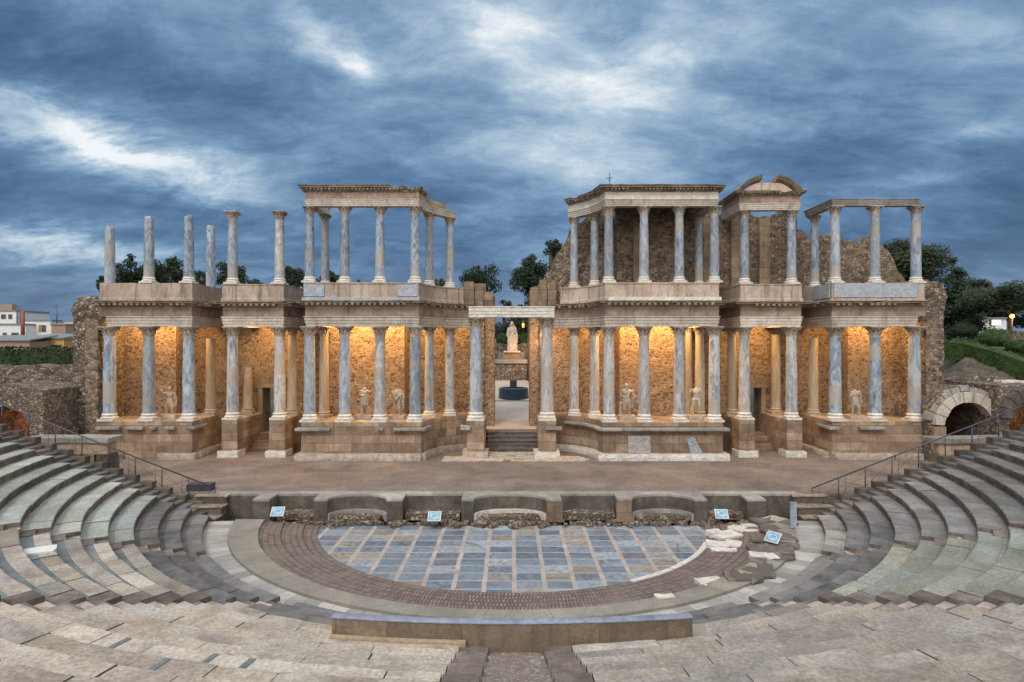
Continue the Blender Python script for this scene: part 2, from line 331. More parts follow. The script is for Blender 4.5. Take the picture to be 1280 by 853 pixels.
# marble floor of the orchestra: blue slabs between pinkish strips
def orchfloor():
    m, g, b = newmat('orchestra_marble')
    o = g.n('ShaderNodeTexCoord').outputs['Object']
    s = g.n('ShaderNodeSeparateXYZ'); g.l(o, s.inputs[0])
    wob = g.math('MULTIPLY', g.math('SUBTRACT', g.noise(o, .5, 3, .5), .5), .12)
    x = g.math('ADD', s.outputs[0], wob); y = g.math('ADD', s.outputs[1], wob)
    ux = g.math('DIVIDE', x, 1.08); uy = g.math('DIVIDE', g.math('ADD', y, .2), .76)
    fx = g.math('FRACT', ux); fy = g.math('FRACT', uy)
    inx = g.math('GREATER_THAN', fx, .155); iny = g.math('GREATER_THAN', fy, .1)
    slab = g.math('MULTIPLY', inx, iny)
    cx = g.n('ShaderNodeCombineXYZ'); g.l(g.math('FLOOR', ux), cx.inputs[0]); g.l(g.math('FLOOR', uy), cx.inputs[1])
    wn = g.n('ShaderNodeTexWhiteNoise', noise_dimensions='3D'); g.l(cx.outputs[0], wn.inputs['Vector'])
    sw = g.n('ShaderNodeSeparateColor'); g.l(wn.outputs['Color'], sw.inputs[0])
    base = g.ramp(sw.outputs[0], [(0, (.095, .13, .175)), (.3, (.14, .185, .24)), (.55, (.20, .255, .315)), (.76, (.29, .345, .395)), (.88, (.20, .185, .16)), (1, (.29, .265, .23))])
    off = g.vmath('MULTIPLY', wn.outputs['Color'], (30, 30, 30))
    vo = g.vmath('ADD', o, off)
    v = g.noise(vo, 2.2, 8, .68, 1.8)
    vein = g.ramp(v, [(.38, (.5, .52, .55)), (.5, (1, 1, 1)), (.6, (1.35, 1.32, 1.28)), (.7, (.8, .8, .82))])
    c = g.mix(g.mapr(sw.outputs[1], 0, 1, .35, 1.), base, g.mix(1., base, vein, 'MULTIPLY'))
    crack = g.noise(o, 1.3, 9, .7, .8)
    c = g.mix(g.mapr(crack, .57, .66, 0, .75), c, (.23, .21, .185))
    cr2 = g.n('ShaderNodeTexVoronoi', feature='DISTANCE_TO_EDGE'); g.l(g.vmath('ADD', o, g.vmath('MULTIPLY', g.noise(o, 2, 5, .7, 0, True), (.5, .5, 0))), cr2.inputs['Vector']); cr2.inputs['Scale'].default_value = .75
    c = g.mix(g.math('MULTIPLY', g.mapr(cr2.outputs['Distance'], .0, .022, 1, 0), g.mapr(g.noise(o, .5, 3), .45, .6, 0, .8)), c, (.06, .055, .05))
    strip = g.ramp(g.noise(o, 1.2, 6, .6), [(.3, (.29, .245, .225)), (.5, (.37, .325, .30)), (.7, (.47, .43, .40))])
    c = g.mix(slab, strip, c)
    st = g.noise(o, .35, 6, .65)
    c = g.mix(g.mapr(st, .5, .72, 0, .4), c, (.26, .24, .22))
    g.l(c, b.inputs['Base Color'])
    g.l(g.mapr(g.noise(o, 1.1, 5), .3, .7, .3, .65), b.inputs['Roughness'])
    bp = g.n('ShaderNodeBump'); bp.inputs['Strength'].default_value = .4; bp.inputs['Distance'].default_value = .02
    g.l(g.math('ADD', g.math('MULTIPLY', sw.outputs[2], .4), g.math('ADD', crack, g.math('MULTIPLY', slab, .3))), bp.inputs['Height']); g.l(bp.outputs[0], b.inputs['Normal'])
    return m
M['orch'] = orchfloor()

def panelmat():
    m, g, b = newmat('information_print')
    o = g.n('ShaderNodeTexCoord').outputs['Object']
    c = g.ramp(g.noise(o, 5, 3, .5), [(.35, (.12, .25, .36)), (.5, (.18, .33, .44)), (.65, (.3, .44, .52))])
    ln = g.vmath('LENGTH', g.vmath('MULTIPLY', o, (1, 1.5, 0)))
    ring = g.math('LESS_THAN', g.math('ABSOLUTE', g.math('SUBTRACT', ln, .17)), .03)
    c = g.mix(g.math('MULTIPLY', ring, .3), c, (.75, .84, .88))
    g.l(c, b.inputs['Base Color']); b.inputs['Roughness'].default_value = .25
    return m
M['print'] = panelmat()

# ------------------------------------------------------------------ mesh building
WLOC = {}
class MB:
    def __init__(self):
        self.v, self.f, self.uv, self.mi, self.sm = [], [], [], [], []
    def add(self, vs, fs, uvs=None, mi=0, sm=False):
        k = len(self.v); self.v += [Vector(a) for a in vs]
        for i, f in enumerate(fs):
            self.f.append([j+k for j in f]); self.uv.append(uvs[i] if uvs else None)
            self.mi.append(mi[i] if isinstance(mi, list) else mi); self.sm.append(sm)
        return self
    def box(self, x0, x1, y0, y1, z0, z1, mi=0):
        v = [(x, y, z) for z in (z0, z1) for y in (y0, y1) for x in (x0, x1)]
        return self.add(v, [(0, 2, 3, 1), (4, 5, 7, 6), (0, 1, 5, 4), (2, 6, 7, 3), (0, 4, 6, 2), (1, 3, 7, 5)], mi=mi)
    def prism(self, poly, z0, z1, mi=0):
        n = len(poly)
        v = [(x, y, z0) for x, y in poly]+[(x, y, z1) for x, y in poly]
        return self.add(v, [list(range(n))[::-1], list(range(n, 2*n))]+[(i, (i+1) % n, n+(i+1) % n, n+i) for i in range(n)], mi=mi)
    def lathe(self, prof, n=20, cx=0, cy=0, sm=True, cap=True, square=False):
        v = []; f = []
        for r, z in prof:
            for i in range(n):
                a = 2*PI*i/n
                v.append((cx+r*math.cos(a), cy+r*math.sin(a), z))
        for j in range(len(prof)-1):
            for i in range(n):
                f.append((j*n+i, j*n+(i+1) % n, (j+1)*n+(i+1) % n, (j+1)*n+i))
        self.add(v, f, sm=sm)
        if cap:
            k = len(self.v)-len(v)
            self.f.append([k+i for i in range(n)][::-1]); self.f.append([k+(len(prof)-1)*n+i for i in range(n)])
            self.uv += [None, None]; self.mi += [0, 0]; self.sm += [False, False]
        return self
    def tube(self, pts, rad, n=6, sm=True, cap=True):
        pts = [Vector(p) for p in pts]
        if not hasattr(rad, '__len__'): rad = [rad]*len(pts)
        v = []; f = []
        for i, p in enumerate(pts):
            d = (pts[min(i+1, len(pts)-1)]-pts[max(i-1, 0)]).normalized()
            a = d.cross(Vector((0, 0, 1)) if abs(d.z) < .9 else Vector((1, 0, 0))).normalized(); b = d.cross(a)
            for k in range(n):
                t = 2*PI*k/n; v.append(p+(a*math.cos(t)+b*math.sin(t))*rad[i])
        for j in range(len(pts)-1):
            for i in range(n):
                f.append((j*n+i, j*n+(i+1) % n, (j+1)*n+(i+1) % n, (j+1)*n+i))
        if cap: f += [list(range(n))[::-1], list(range((len(pts)-1)*n, len(pts)*n))]
        return self.add(v, f, sm=sm)
    def chunk(self, x0, x1, y0, y1, z0, z1, amp=.03, n=3, seed=0, rot=0.0, tilt=0.0, chip=.0):
        """A rough block: a subdivided box with rounded corners and a noisy surface."""
        bm = bmesh.new(); bmesh.ops.create_cube(bm, size=1)
        bmesh.ops.subdivide_edges(bm, edges=bm.edges[:], cuts=n, use_grid_fill=True)
        c = Vector(((x0+x1)/2, (y0+y1)/2, (z0+z1)/2)); s = Vector((x1-x0, y1-y0, z1-z0)); ms = min(s)
        for q in bm.verts:
            p = Vector((q.co.x*s.x, q.co.y*s.y, q.co.z*s.z))
            ed = sum(1 for i in range(3) if abs(abs(q.co[i])-.5) < 1e-4)
            if ed > 1: p *= 1-(.012*(ed-1)*min(1, ms))
            nn = Vector((NZ(p+c, 2.1, seed), NZ(p+c, 2.1, seed+3), NZ(p+c, 2.1, seed+7)))
            p += nn*amp
            if chip and ed > 1 and NZ(p+c, 3, seed+1) > .15: p *= 1-chip
            if tilt: p = Vector((p.x, p.y*math.cos(tilt)-p.z*math.sin(tilt), p.y*math.sin(tilt)+p.z*math.cos(tilt)))
            if rot: p = Vector((p.x*math.cos(rot)-p.y*math.sin(rot), p.x*math.sin(rot)+p.y*math.cos(rot), p.z))
            q.co = p+c
        bm.verts.index_update()
        self.add([q.co.copy() for q in bm.verts], [[q.index for q in f.verts] for f in bm.faces]); bm.free()
        return self
    def sweep(self, path, prof, jit=0., seed=0, step=None, lip=None, caps=True):
        """prof: closed loop of (outward, z); path: (x, y) points, outward is to the right of travel."""
        P = [Vector((p[0], p[1])) for p in path]
        if step:
            Q = [P[0]]
            for a, b in zip(P, P[1:]):
                n = max(1, int((b-a).length/step))
                Q += [a.lerp(b, (i+1)/n) for i in range(n)]
            P = Q
        rings = []
        for i, p in enumerate(P):
            d0 = (p-P[i-1]).normalized() if i else None
            d1 = (P[i+1]-p).normalized() if i < len(P)-1 else None
            d0 = d0 or d1; d1 = d1 or d0
            n0 = Vector((d0.y, -d0.x)); n1 = Vector((d1.y, -d1.x))
            n = (n0+n1).normalized(); n = n/max(.35, n.dot(n0))
            ring = []
            for o, z in prof:
                q = Vector((p.x+n.x*o, p.y+n.y*o, z))
                if jit:
                    q += Vector((n.x, n.y, 0))*NZ(q, 1.9, seed)*jit+Vector((0, 0, NZ(q, 2.3, seed+5)*jit*.7))
                if lip and o > lip[0]:
                    k = max(0., NZ((p.x, p.y, 3.1), .9, seed+2)-lip[2])*lip[1]
                    q -= Vector((n.x, n.y, 0))*min(o-lip[0], k)
                    if z > lip[3]: q.z -= min(.2, k*.45)
                ring.append(q)
            rings.append(ring)
        m = len(prof); v = [q for r in rings for q in r]; f = []
        for i in range(len(rings)-1):
            for j in range(m):
                f.append((i*m+j, i*m+(j+1) % m, (i+1)*m+(j+1) % m, (i+1)*m+j))
        if caps: f += [list(range(m)), [(len(rings)-1)*m+j for j in range(m)][::-1]]
        return self.add(v, f)
    def wall(self, path, thick, z0, top, amp=.08, step=.35, zstep=.45, seed=0, raw_top=.12):
        """A ruined masonry wall along path (face line, seen from the right of travel), top(x, y) its height."""
        P = [Vector((p[0], p[1])) for p in path]; Q = [P[0]]
        for a, b in zip(P, P[1:]):
            n = max(1, int((b-a).length/step)); Q += [a.lerp(b, (i+1)/n) for i in range(n)]
        cols = []
        for i, p in enumerate(Q):
            d = (Q[min(i+1, len(Q)-1)]-Q[max(0, i-1)]).normalized(); n = Vector((d.y, -d.x))
            cols.append((p, n, top(p.x, p.y)+(NZ((p.x, p.y, 0), 1.1, seed)*1.0+NZ((p.x, p.y, 0), 3.3, seed+3)*1.0)*raw_top))
        nz = max(2, int(max(c[2]-z0 for c in cols)/zstep)); m = nz+1
        v = []; f = []
        for side in (0, 1):
            for p, n, t in cols:
                for k in range(m):
                    z = z0+(t-z0)*k/nz
                    q = Vector((p.x, p.y, z))-Vector((n.x, n.y, 0))*(thick*side)
                    w = NZ(q, 1.6, seed+1)+.5*NZ(q, 4.3, seed+2)
                    edge = .5 if k in (0,) else 1
                    q += Vector((n.x, n.y, 0))*w*amp*edge*(1 if side == 0 else -1)
                    if 0 < k: q.z += NZ(q, 2.6, seed+4)*amp*.5
                    v.append(q)
        L = len(cols); S = L*m
        for i in range(L-1):
            for k in range(nz):
                a = i*m+k; f.append((a, a+m, a+m+1, a+1)); f.append((S+a, S+a+1, S+a+m+1, S+a+m))
            a = i*m+nz; f.append((a, a+m, S+a+m, S+a))
        for k in range(nz):
            f.append((k, k+1, S+k+1, S+k)); a = (L-1)*m+k; f.append((a, S+a, S+a+1, a+1))
        return self.add(v, f)
    def build(self, name, mat, parent=None):
        me = bpy.data.meshes.new(name)
        off = WLOC.get(parent.name, Vector()) if parent else Vector()
        me.from_pydata([v-off for v in self.v], [], self.f)
        for mm in (mat if isinstance(mat, (list, tuple)) else [mat]): me.materials.append(mm)
        if any(u for u in self.uv):
            ul = me.uv_layers.new(name='UVMap')
            for p, u in zip(me.polygons, self.uv):
                for i, li in enumerate(p.loop_indices):
                    ul.data[li].uv = u[i] if u else (0, 0)
        me.polygons.foreach_set('material_index', self.mi)
        me.polygons.foreach_set('use_smooth', self.sm)
        bm = bmesh.new(); bm.from_mesh(me); bmesh.ops.recalc_face_normals(bm, faces=bm.faces[:]); bm.to_mesh(me); bm.free()
        return link(name, me, parent, off)
def link(name, me, parent=None, off=None, loc=None, scale=None):
    o = bpy.data.objects.new(name, me); COL.objects.link(o)
    if loc is not None: o.location = loc
    if scale is not None: o.scale = scale
    if parent:
        o.parent = parent
    WLOC[o.name] = Vector(off) if off is not None else Vector()
    return o
def tag(o, label=None, cat=None, group=None, kind=None):
    if label: o['label'] = label
    if cat: o['category'] = cat
    if group: o['group'] = group
    if kind: o['kind'] = kind
    return o
def thing(name, label, cat, loc=(0, 0, 0), group=None):
    o = bpy.data.objects.new(name, None); COL.objects.link(o); o.location = loc; o.empty_display_size = .3
    WLOC[o.name] = Vector(loc)
    return tag(o, label, cat, group)
def single(name, mb, mat, label, cat, group=None, loc=None):
    """a thing that is one mesh; its origin at loc"""
    if loc is not None:
        mb.v = [v-Vector(loc) for v in mb.v]
    o = mb.build(name, mat)
    if loc is not None: o.location = loc; WLOC[o.name] = Vector(loc)
    return tag(o, label, cat, group)
def struct(name, mb, mat):
    return tag(mb.build(name, mat), kind='structure')

# ------------------------------------------------------------------ columns
def cap_mesh():
    """Corinthian capital, bottom radius .31 at z 0, height .66"""
    b = MB(); H = .66
    b.lathe([(.325, 0), (.335, .03), (.30, .05), (.30, .2), (.315, .35), (.37, .48), (.45, .56)], 20)
    for row, (zb, hh, r0, cnt, ph) in enumerate(((.04, .24, .305, 8, 0), (.14, .30, .31, 8, PI/8))):
        for i in range(cnt):
            a = ph+2*PI*i/cnt; ca, sa = math.cos(a), math.sin(a)
            pr = [(0, 0, .10), (.035, .5, .115), (.075, .85, .095), (.135, 1.0, .06), (.15, .86, .03)]
            v = []; f = []
            for d, t, w in pr:
                for s, dd in ((-1, -.02), (0, .02), (1, -.02)):
                    rr = r0+d+dd
                    v.append((rr*ca-s*w*sa, rr*sa+s*w*ca, zb+hh*t))
            for j in range(len(pr)-1):
                for k in range(2): f.append((j*3+k, j*3+k+1, j*3+k+4, j*3+k+3))
            b.add(v, f)
    for i in range(4):
        a = PI/4+PI/2*i; ca, sa = math.cos(a), math.sin(a)
        b.tube([(.30*ca, .30*sa, .3), (.40*ca, .40*sa, .46), (.52*ca, .52*sa, .54), (.57*ca, .57*sa, .49), (.53*ca, .53*sa, .44)], [.03, .045, .055, .05, .03], 6)
        a = PI/2*i; ca, sa = math.cos(a), math.sin(a)
        b.tube([(.33*ca, .33*sa, .34), (.40*ca, .40*sa, .50), (.45*ca, .45*sa, .57)], [.03, .05, .045], 6)
    pts = []
    for i in range(4):
        a = PI/4+PI/2*i
        for da in (-.07, .07): pts.append((.64*math.cos(a+da), .64*math.sin(a+da)))
        for t in (.25, .5, .75):
            a2 = a+PI/2*t; rr = .475+.06*abs(t-.5)*4*.5
            pts.append((rr*math.cos(a2), rr*math.sin(a2)))
    b.prism(pts, .565, .61); b.prism([(x*1.06, y*1.06) for x, y in pts], .612, .66)
    return b
def base_mesh():
    """Attic base, plinth .98 wide, height .5"""
    b = MB(); b.box(-.5, .5, -.5, .5, 0, .14)
    b.lathe([(.47, .14), (.505, .17), (.51, .21), (.47, .25), (.43, .265), (.405, .30), (.41, .335), (.44, .35), (.455, .38), (.44, .41), (.41, .425), (.395, .46), (.375, .5)], 24)
    return b
def shaft_mesh(seed, jag=0.):
    """unit shaft: z 0..1, bottom radius .37, top .31; jag: broken top"""
    b = MB(); prof = []
    for i in range(13):
        t = i/12; prof.append((.37-.06*(t**1.4)+.006*math.sin(t*PI), t))
    prof[0] = (.385, 0); prof.insert(1, (.37, .012)); prof[-1] = (.325, 1); prof.insert(-1, (.31, .985))
    if jag: prof = prof[:-2]+[(.312, .97), (.27, 1.)]
    b.lathe(prof, 22)
    for v in b.v:
        a = math.atan2(v.y, v.x)
        k = 1+.02*NZ((math.cos(a), math.sin(a), v.z*5), 2.5, seed)
        v.x *= k; v.y *= k
        if jag and v.z > .9: v.z += jag*NZ((v.x*3, v.y*3, 0), 1.2, seed)
    return b
def meshof(mb, name, mat):
    o = mb.build(name, mat); me = o.data; bpy.data.objects.remove(o); return me
CAPM = meshof(cap_mesh(), 'capital', M['capstone'])
BASEM = meshof(base_mesh(), 'base', M['white'])
BASEW = meshof(base_mesh(), 'base', M['warmcol'])
SH = {}
for nm, mt in (('blue', 'bluem'), ('grey', 'greym'), ('warm', 'warmcol')):
    SH[nm] = [meshof(shaft_mesh(i), 'column', M[mt]) for i in range(3)]
SHB = [meshof(shaft_mesh(5+i, .05), 'broken_column', M['bluem']) for i in range(3)]
ccount = [0]
def column(parent, x, y, z0, z1, r=.37, kind='blue', base=True, cap=True, broken=False, label=None, name='column', group=None):
    """A column standing from z0 to z1: its shaft, with its base and its capital as children."""
    s = r/.37; hb = .5*s if base else 0; hc = .66*s if cap else 0
    ccount[0] += 1
    me = (SHB if broken else SH[kind])[ccount[0] % 3]
    off = WLOC[parent.name] if parent else Vector()
    sz = (z1-z0-hb-hc)
    o = bpy.data.objects.new(name, me); COL.objects.link(o)
    o.parent = parent
    o.location = Vector((x, y, z0+hb))-off; o.scale = (s, s, sz); o.rotation_euler = (0, 0, rnd.uniform(0, 6.28) if not parent or True else 0)
    a = o.rotation_euler[2]
    if label: tag(o, label)
    WLOC[o.name] = Vector((x, y, z0+hb))
    if base:
        b = bpy.data.objects.new('base', BASEW if kind == 'warm' else BASEM); COL.objects.link(b); b.parent = o
        b.scale = (1, 1, s/sz); b.location = (0, 0, -hb/sz); b.rotation_euler = (0, 0, -a)
    if cap:
        c = bpy.data.objects.new('capital', CAPM); COL.objects.link(c); c.parent = o
        c.scale = (1, 1, s/sz); c.location = (0, 0, 1.0); c.rotation_euler = (0, 0, -a)
    return o

# levels of the stage building
ZS = 1.16      # stage
ZP = 3.55      # top of the lower podium
ZC = 9.64      # top of the lower capitals
ZA, ZF, ZK = 10.28, 10.92, 11.25      # architrave, frieze, cornice tops
ZU = 12.42     # top of the upper podium
ZT = 17.3      # top of the upper capitals
def arch_prof(z0, z1, w):
    h = (z1-z0)
    return [(.0, z0), (.0, z0+h*.27), (.035, z0+h*.285), (.035, z0+h*.56), (.07, z0+h*.575), (.07, z0+h*.84), (.12, z0+h*.9), (.12, z1), (-w, z1), (-w, z0)]
def frieze_prof(z0, z1, w): return [(.03, z0), (.03, z1), (-w, z1), (-w, z0)]
def cornice_prof(z0, z1, w, d=.42):
    h = z1-z0
    return [(.05, z0), (.10, z0+h*.2), (.16, z0+h*.25), (.16, z0+h*.56), (d*.85, z0+h*.6), (d*.85, z0+h*.75), (d, z0+h*.95), (d, z1), (-w, z1), (-w, z0)]
def dentils(mb, path, z, h, out, sp=.24, w=.13, seed=0):
    P = [Vector(p) for p in path]
    for a, b in zip(P, P[1:]):
        d = b-a; L = d.length; d.normalize(); n = Vector((d.y, -d.x))
        for i in range(int(L/sp)):
            if NZ((a.x+i*.3, a.y, 0), 1.1, seed) > .33: continue
            c = a+d*(sp*(i+.5))
            p = [c+d*(-w/2)+n*.1, c+d*(w/2)+n*.1, c+d*(w/2)+n*out, c+d*(-w/2)+n*out]
            mb.prism([(q.x, q.y) for q in p], z, z+h)
def entablature(parent, path, z, w=.72, jit=.02, seed=0, arch_mat='arch', corn=True, lip=.35, arch_path=None, dj=.55):
    z0, z1, z2, z3 = z
    a = MB(); a.sweep(arch_path or path, arch_prof(z0, z1, w), .012, seed, .5); a.build('architrave', M[arch_mat], parent)
    f = MB(); f.sweep(path, frieze_prof(z1, z2, w), .018, seed+1, .5); f.build('frieze', M['entab'], parent)
    if corn:
        c = MB(); c.sweep(path, cornice_prof(z2, z3, w, dj), .035, seed+2, .22, (.18, 1.1, lip, z2+(z3-z2)*.6))
        dentils(c, path, z2+(z3-z2)*.2, (z3-z2)*.38, dj*.8, .36, .2, seed=seed); c.build('cornice', M['cornice'], parent)
def mirror(p): return [(-x, y) for x, y in p][::-1]

# ------------------------------------------------------------------ porches of the stage building
CURVE = [(-5.95, 39.65), (-5.72, 41.0), (-5.25, 42.1), (-4.55, 42.95), (-3.75, 43.5), (-2.95, 43.85)]
POD_C = [(-13.35, 43.2), (-13.35, 39.5), (-5.75, 39.5), (-5.55, 40.7), (-5.1, 41.7), (-4.45, 42.5), (-3.7, 43.0), (-2.9, 43.3)]
ENT_C = [(-13.1, 43.2), (-13.1, 39.64)]+CURVE
POD_A = [(-26.6, 39.95), (-20.5, 39.95), (-20.5, 44.6)]
ENT_A = [(-26.5, 40.05), (-20.55, 40.05), (-20.55, 44.6)]
ENT_B = [(-18.85, 44.9), (-18.85, 40.75), (-14.95, 40.75), (-14.95, 44.9)]
def podium_solid(front, back, z0, z1):
    b = MB(); b.prism(front+back, z0, z1); return b
def ledge_parts(name, mat, parent, path, z0, z1, out, spans, seed=0, amp=.02):
    for sp in spans:
        b = MB(); ledge_bits(b, path, z0, z1, out, [sp], seed, amp); b.build(name, mat, parent)
def ledge_bits(mb, path, z0, z1, out, spans, seed=0, amp=.02):
    """Slabs along a path: spans are (from, to) in metres from its start."""
    P = [Vector(p) for p in path]; L = [0]
    for a, b in zip(P, P[1:]): L.append(L[-1]+(b-a).length)
    def at(s):
        for i in range(len(P)-1):
            if s <= L[i+1] or i == len(P)-2: return P[i].lerp(P[i+1], (s-L[i])/(L[i+1]-L[i]))
    for s0, s1 in spans:
        pts = [at(s0)]+[P[i] for i in range(1, len(P)-1) if s0 < L[i] < s1]+[at(s1)]
        mb.sweep([(p.x, p.y) for p in pts], [(-.05, z0), (out, z0), (out+.02, z0+(z1-z0)*.5), (out, z1), (-.05, z1)], amp, seed, .3)

SIDE = {-1: 'left', 1: 'right'}
def porch_mid(s):
    """The big porch beside the central doorway, one flank curving back (s=-1 left, 1 right)."""
    mp = (lambda p: p) if s < 0 else mirror
    t = thing('columned_porch', 'two-storey porch left of the central doorway, its open upper colonnade against the sky' if s < 0 else
              'tallest two-storey porch right of the central doorway, masonry wall behind its upper columns', 'porch', (s*9.5, 40, ZS), 'columned porches of the stage building')
    X = lambda x: x if s < 0 else -x
    back = [(-2.9, 45.4), (-13.35, 45.4)]
    podium_solid(mp(POD_C), (back if s < 0 else mirror(back)), ZS-.2, ZP).build('podium', M['ashlar'], t)
    L = 3.7+7.6
    ledge_parts('base_moulding', M['white'] if s > 0 else M['capstone'], t, mp(POD_C), ZS-.02, ZS+.42, .32, [(.2, 3.7+7.6), (L+.02, L+6)] if s < 0 else [(.1, 6), (6.02, 17)], 3+s, .05)
    if s < 0: ledge_parts('crown_moulding', M['coping'], t, POD_C, ZP-.52, ZP-.34, .3, [(3.4, 5.6), (8.55, 8.95), (9.6, 12.6)], 5)
    else: ledge_parts('crown_moulding', M['coping'], t, mirror(POD_C), ZP-.52, ZP-.34, .32, [(.8, 13.9)], 6)
    if s > 0:
        m = MB(); m.box(7.35, 8.75, 39.42, 39.47, ZS+.45, ZS+1.55); m.build('marble_slab', M['greym'], t)
        m = MB(); m.prism([(0, 0), (1.2, 0)], 0, 0) if False else None
        m = MB()
        m.add([(11.05, 39.44, ZS+1.35), (11.5, 39.44, ZS+1.5), (12.1, 39.44, ZS+.42), (11.3, 39.44, ZS+.42), (11.05, 39.49, ZS+1.35), (11.5, 39.49, ZS+1.5), (12.1, 39.49, ZS+.42), (11.3, 39.49, ZS+.42)],
              [(0, 1, 2, 3), (4, 7, 6, 5), (0, 4, 5, 1), (1, 5, 6, 2), (2, 6, 7, 3), (3, 7, 4, 0)])
        m.build('marble_fragment', M['bluem'], t)
    ent = mp(ENT_C)
    entablature(t, ent, (ZC, ZA, ZF, ZK), seed=10+s)
    fl = MB(); fl.prism(mp([(-13.0, 43.4), (-13.0, 40.4), (-6.6, 40.4), (-6.4, 41.2), (-5.9, 42.3), (-5.1, 43.2), (-4.2, 43.9), (-2.5, 44.3), (-2.3, 46.2), (-13.0, 45.6)]), ZF-.3, ZK-.01)
    fl.build('upper_floor', M['concrete'], t)
    kinds = ['blue', 'blue', 'grey', 'blue'] if s < 0 else ['grey', 'grey', 'grey', 'grey']
    for (x, k) in zip((-12.97, -10.72, -8.46, -6.2), kinds):
        column(t, X(x), 40.0, ZP, ZC, .37, k)
    for (x, y, k) in ((-5.6, 42.3, 'blue' if s < 0 else 'grey'), (-4.33, 43.4, 'grey'), (-12.67, 42.1, 'warm')):
        column(t, X(x), y, ZP, ZC, .33, k)
    if s > 0:
        column(t, 12.05, 42.55, ZP, ZC, .24, 'warm', base=False, label='slim plain half column against the wall')
    # upper podium
    up = MB(); UP = [(-13.1, 43.2), (-13.1, 39.62), (-5.95, 39.62), (-5.72, 41.0), (-5.25, 42.1), (-4.55, 42.95), (-3.4, 43.55)]
    w = .75
    up.sweep(mp(UP), [(.02, ZK), (.02, ZK+.02), (.12, ZK+.04), (.12, ZK+.2), (.04, ZK+.26), (.04, ZU-.12), (.09, ZU-.08), (.09, ZU), (-w, ZU), (-w, ZK)], .012, 4+s, .5)
    up.build('upper_podium', M['parapet'], t)
    pl = MB()
    if s < 0:
        for x0, x1 in ((-13.2, -11.9), (-7.25, -5.98)): pl.box(x0, x1, 39.52, 39.56, ZK+.29, ZU-.13)
        pl.box(-13.3, -5.85, 39.44, 39.49, ZK+.02, ZK+.22)
        pl.build('marble_facing', M['panelblue'], t)
    else:
        pl.box(6.1, 13.25, 39.44, 39.49, ZK+.02, ZK+.24); pl.build('marble_facing', M['white'], t)
    for (x, k) in zip((-12.97, -10.72, -8.46, -6.2), ('blue', 'blue', 'blue', 'blue')):
        column(t, X(x), 40.0, ZU, ZT, .305, k)
    for (x, y) in ((-5.6, 42.3), (-4.35, 43.6)):
        column(t, X(x), y, ZU, ZT, .29, 'blue')
    column(t, X(-12.75), 42.6, ZU, ZT, .28, 'blue')
    ENT_U = [(-13.1, 43.0), (-13.1, 39.72), (-5.95, 39.72), (-5.72, 41.0), (-5.25, 42.1), (-4.55, 43.05), (-3.95, 43.7)]
    zz = (ZT, ZT+.42, ZT+.88, ZT+1.26)
    if s < 0:
        e = MB(); e.sweep(ENT_U, arch_prof(zz[0], zz[1], .58), .02, 21, .4); e.build('upper_architrave', M['arch'], t)
        e = MB(); e.sweep(ENT_U[:-1], frieze_prof(zz[1], zz[2], .58), .02, 22, .4); e.build('upper_frieze', M['entab'], t)
        e = MB(); cp = ENT_U[:4]
        e.sweep(cp, cornice_prof(zz[2], zz[3], .5, .42), .07, 23, .2, (.1, 1.6, .12, zz[2]+.2)); dentils(e, cp, zz[2]+.1, .1, .3, seed=4); e.build('upper_cornice', M['cornice'], t)
    else:
        ent = mirror(ENT_U)
        e = MB(); e.sweep(ent, arch_prof(zz[0], zz[1], .58), .012, 31, .4); e.build('upper_architrave', M['arch'], t)
        e = MB(); e.sweep(ent, frieze_prof(zz[1], zz[2], .58), .012, 32, .4); e.build('upper_frieze', M['white'], t)
        e = MB(); e.sweep(ent, cornice_prof(zz[2], zz[3], .5, .5), .03, 33, .22, (.2, .8, .4, zz[2]+.2)); dentils(e, ent, zz[2]+.1, .1, .36, seed=8); e.build('upper_cornice', M['cornice'], t)
        e = MB(); e.prism([(4.9, 43.6), (5.9, 42.0), (6.5, 40.3), (12.5, 40.3), (12.5, 43.5), (4.9, 43.9)], zz[1]+.05, zz[2]-.05); e.build('upper_ceiling', M['concrete'], t)
    return t
porch_mid(-1); porch_mid(1)

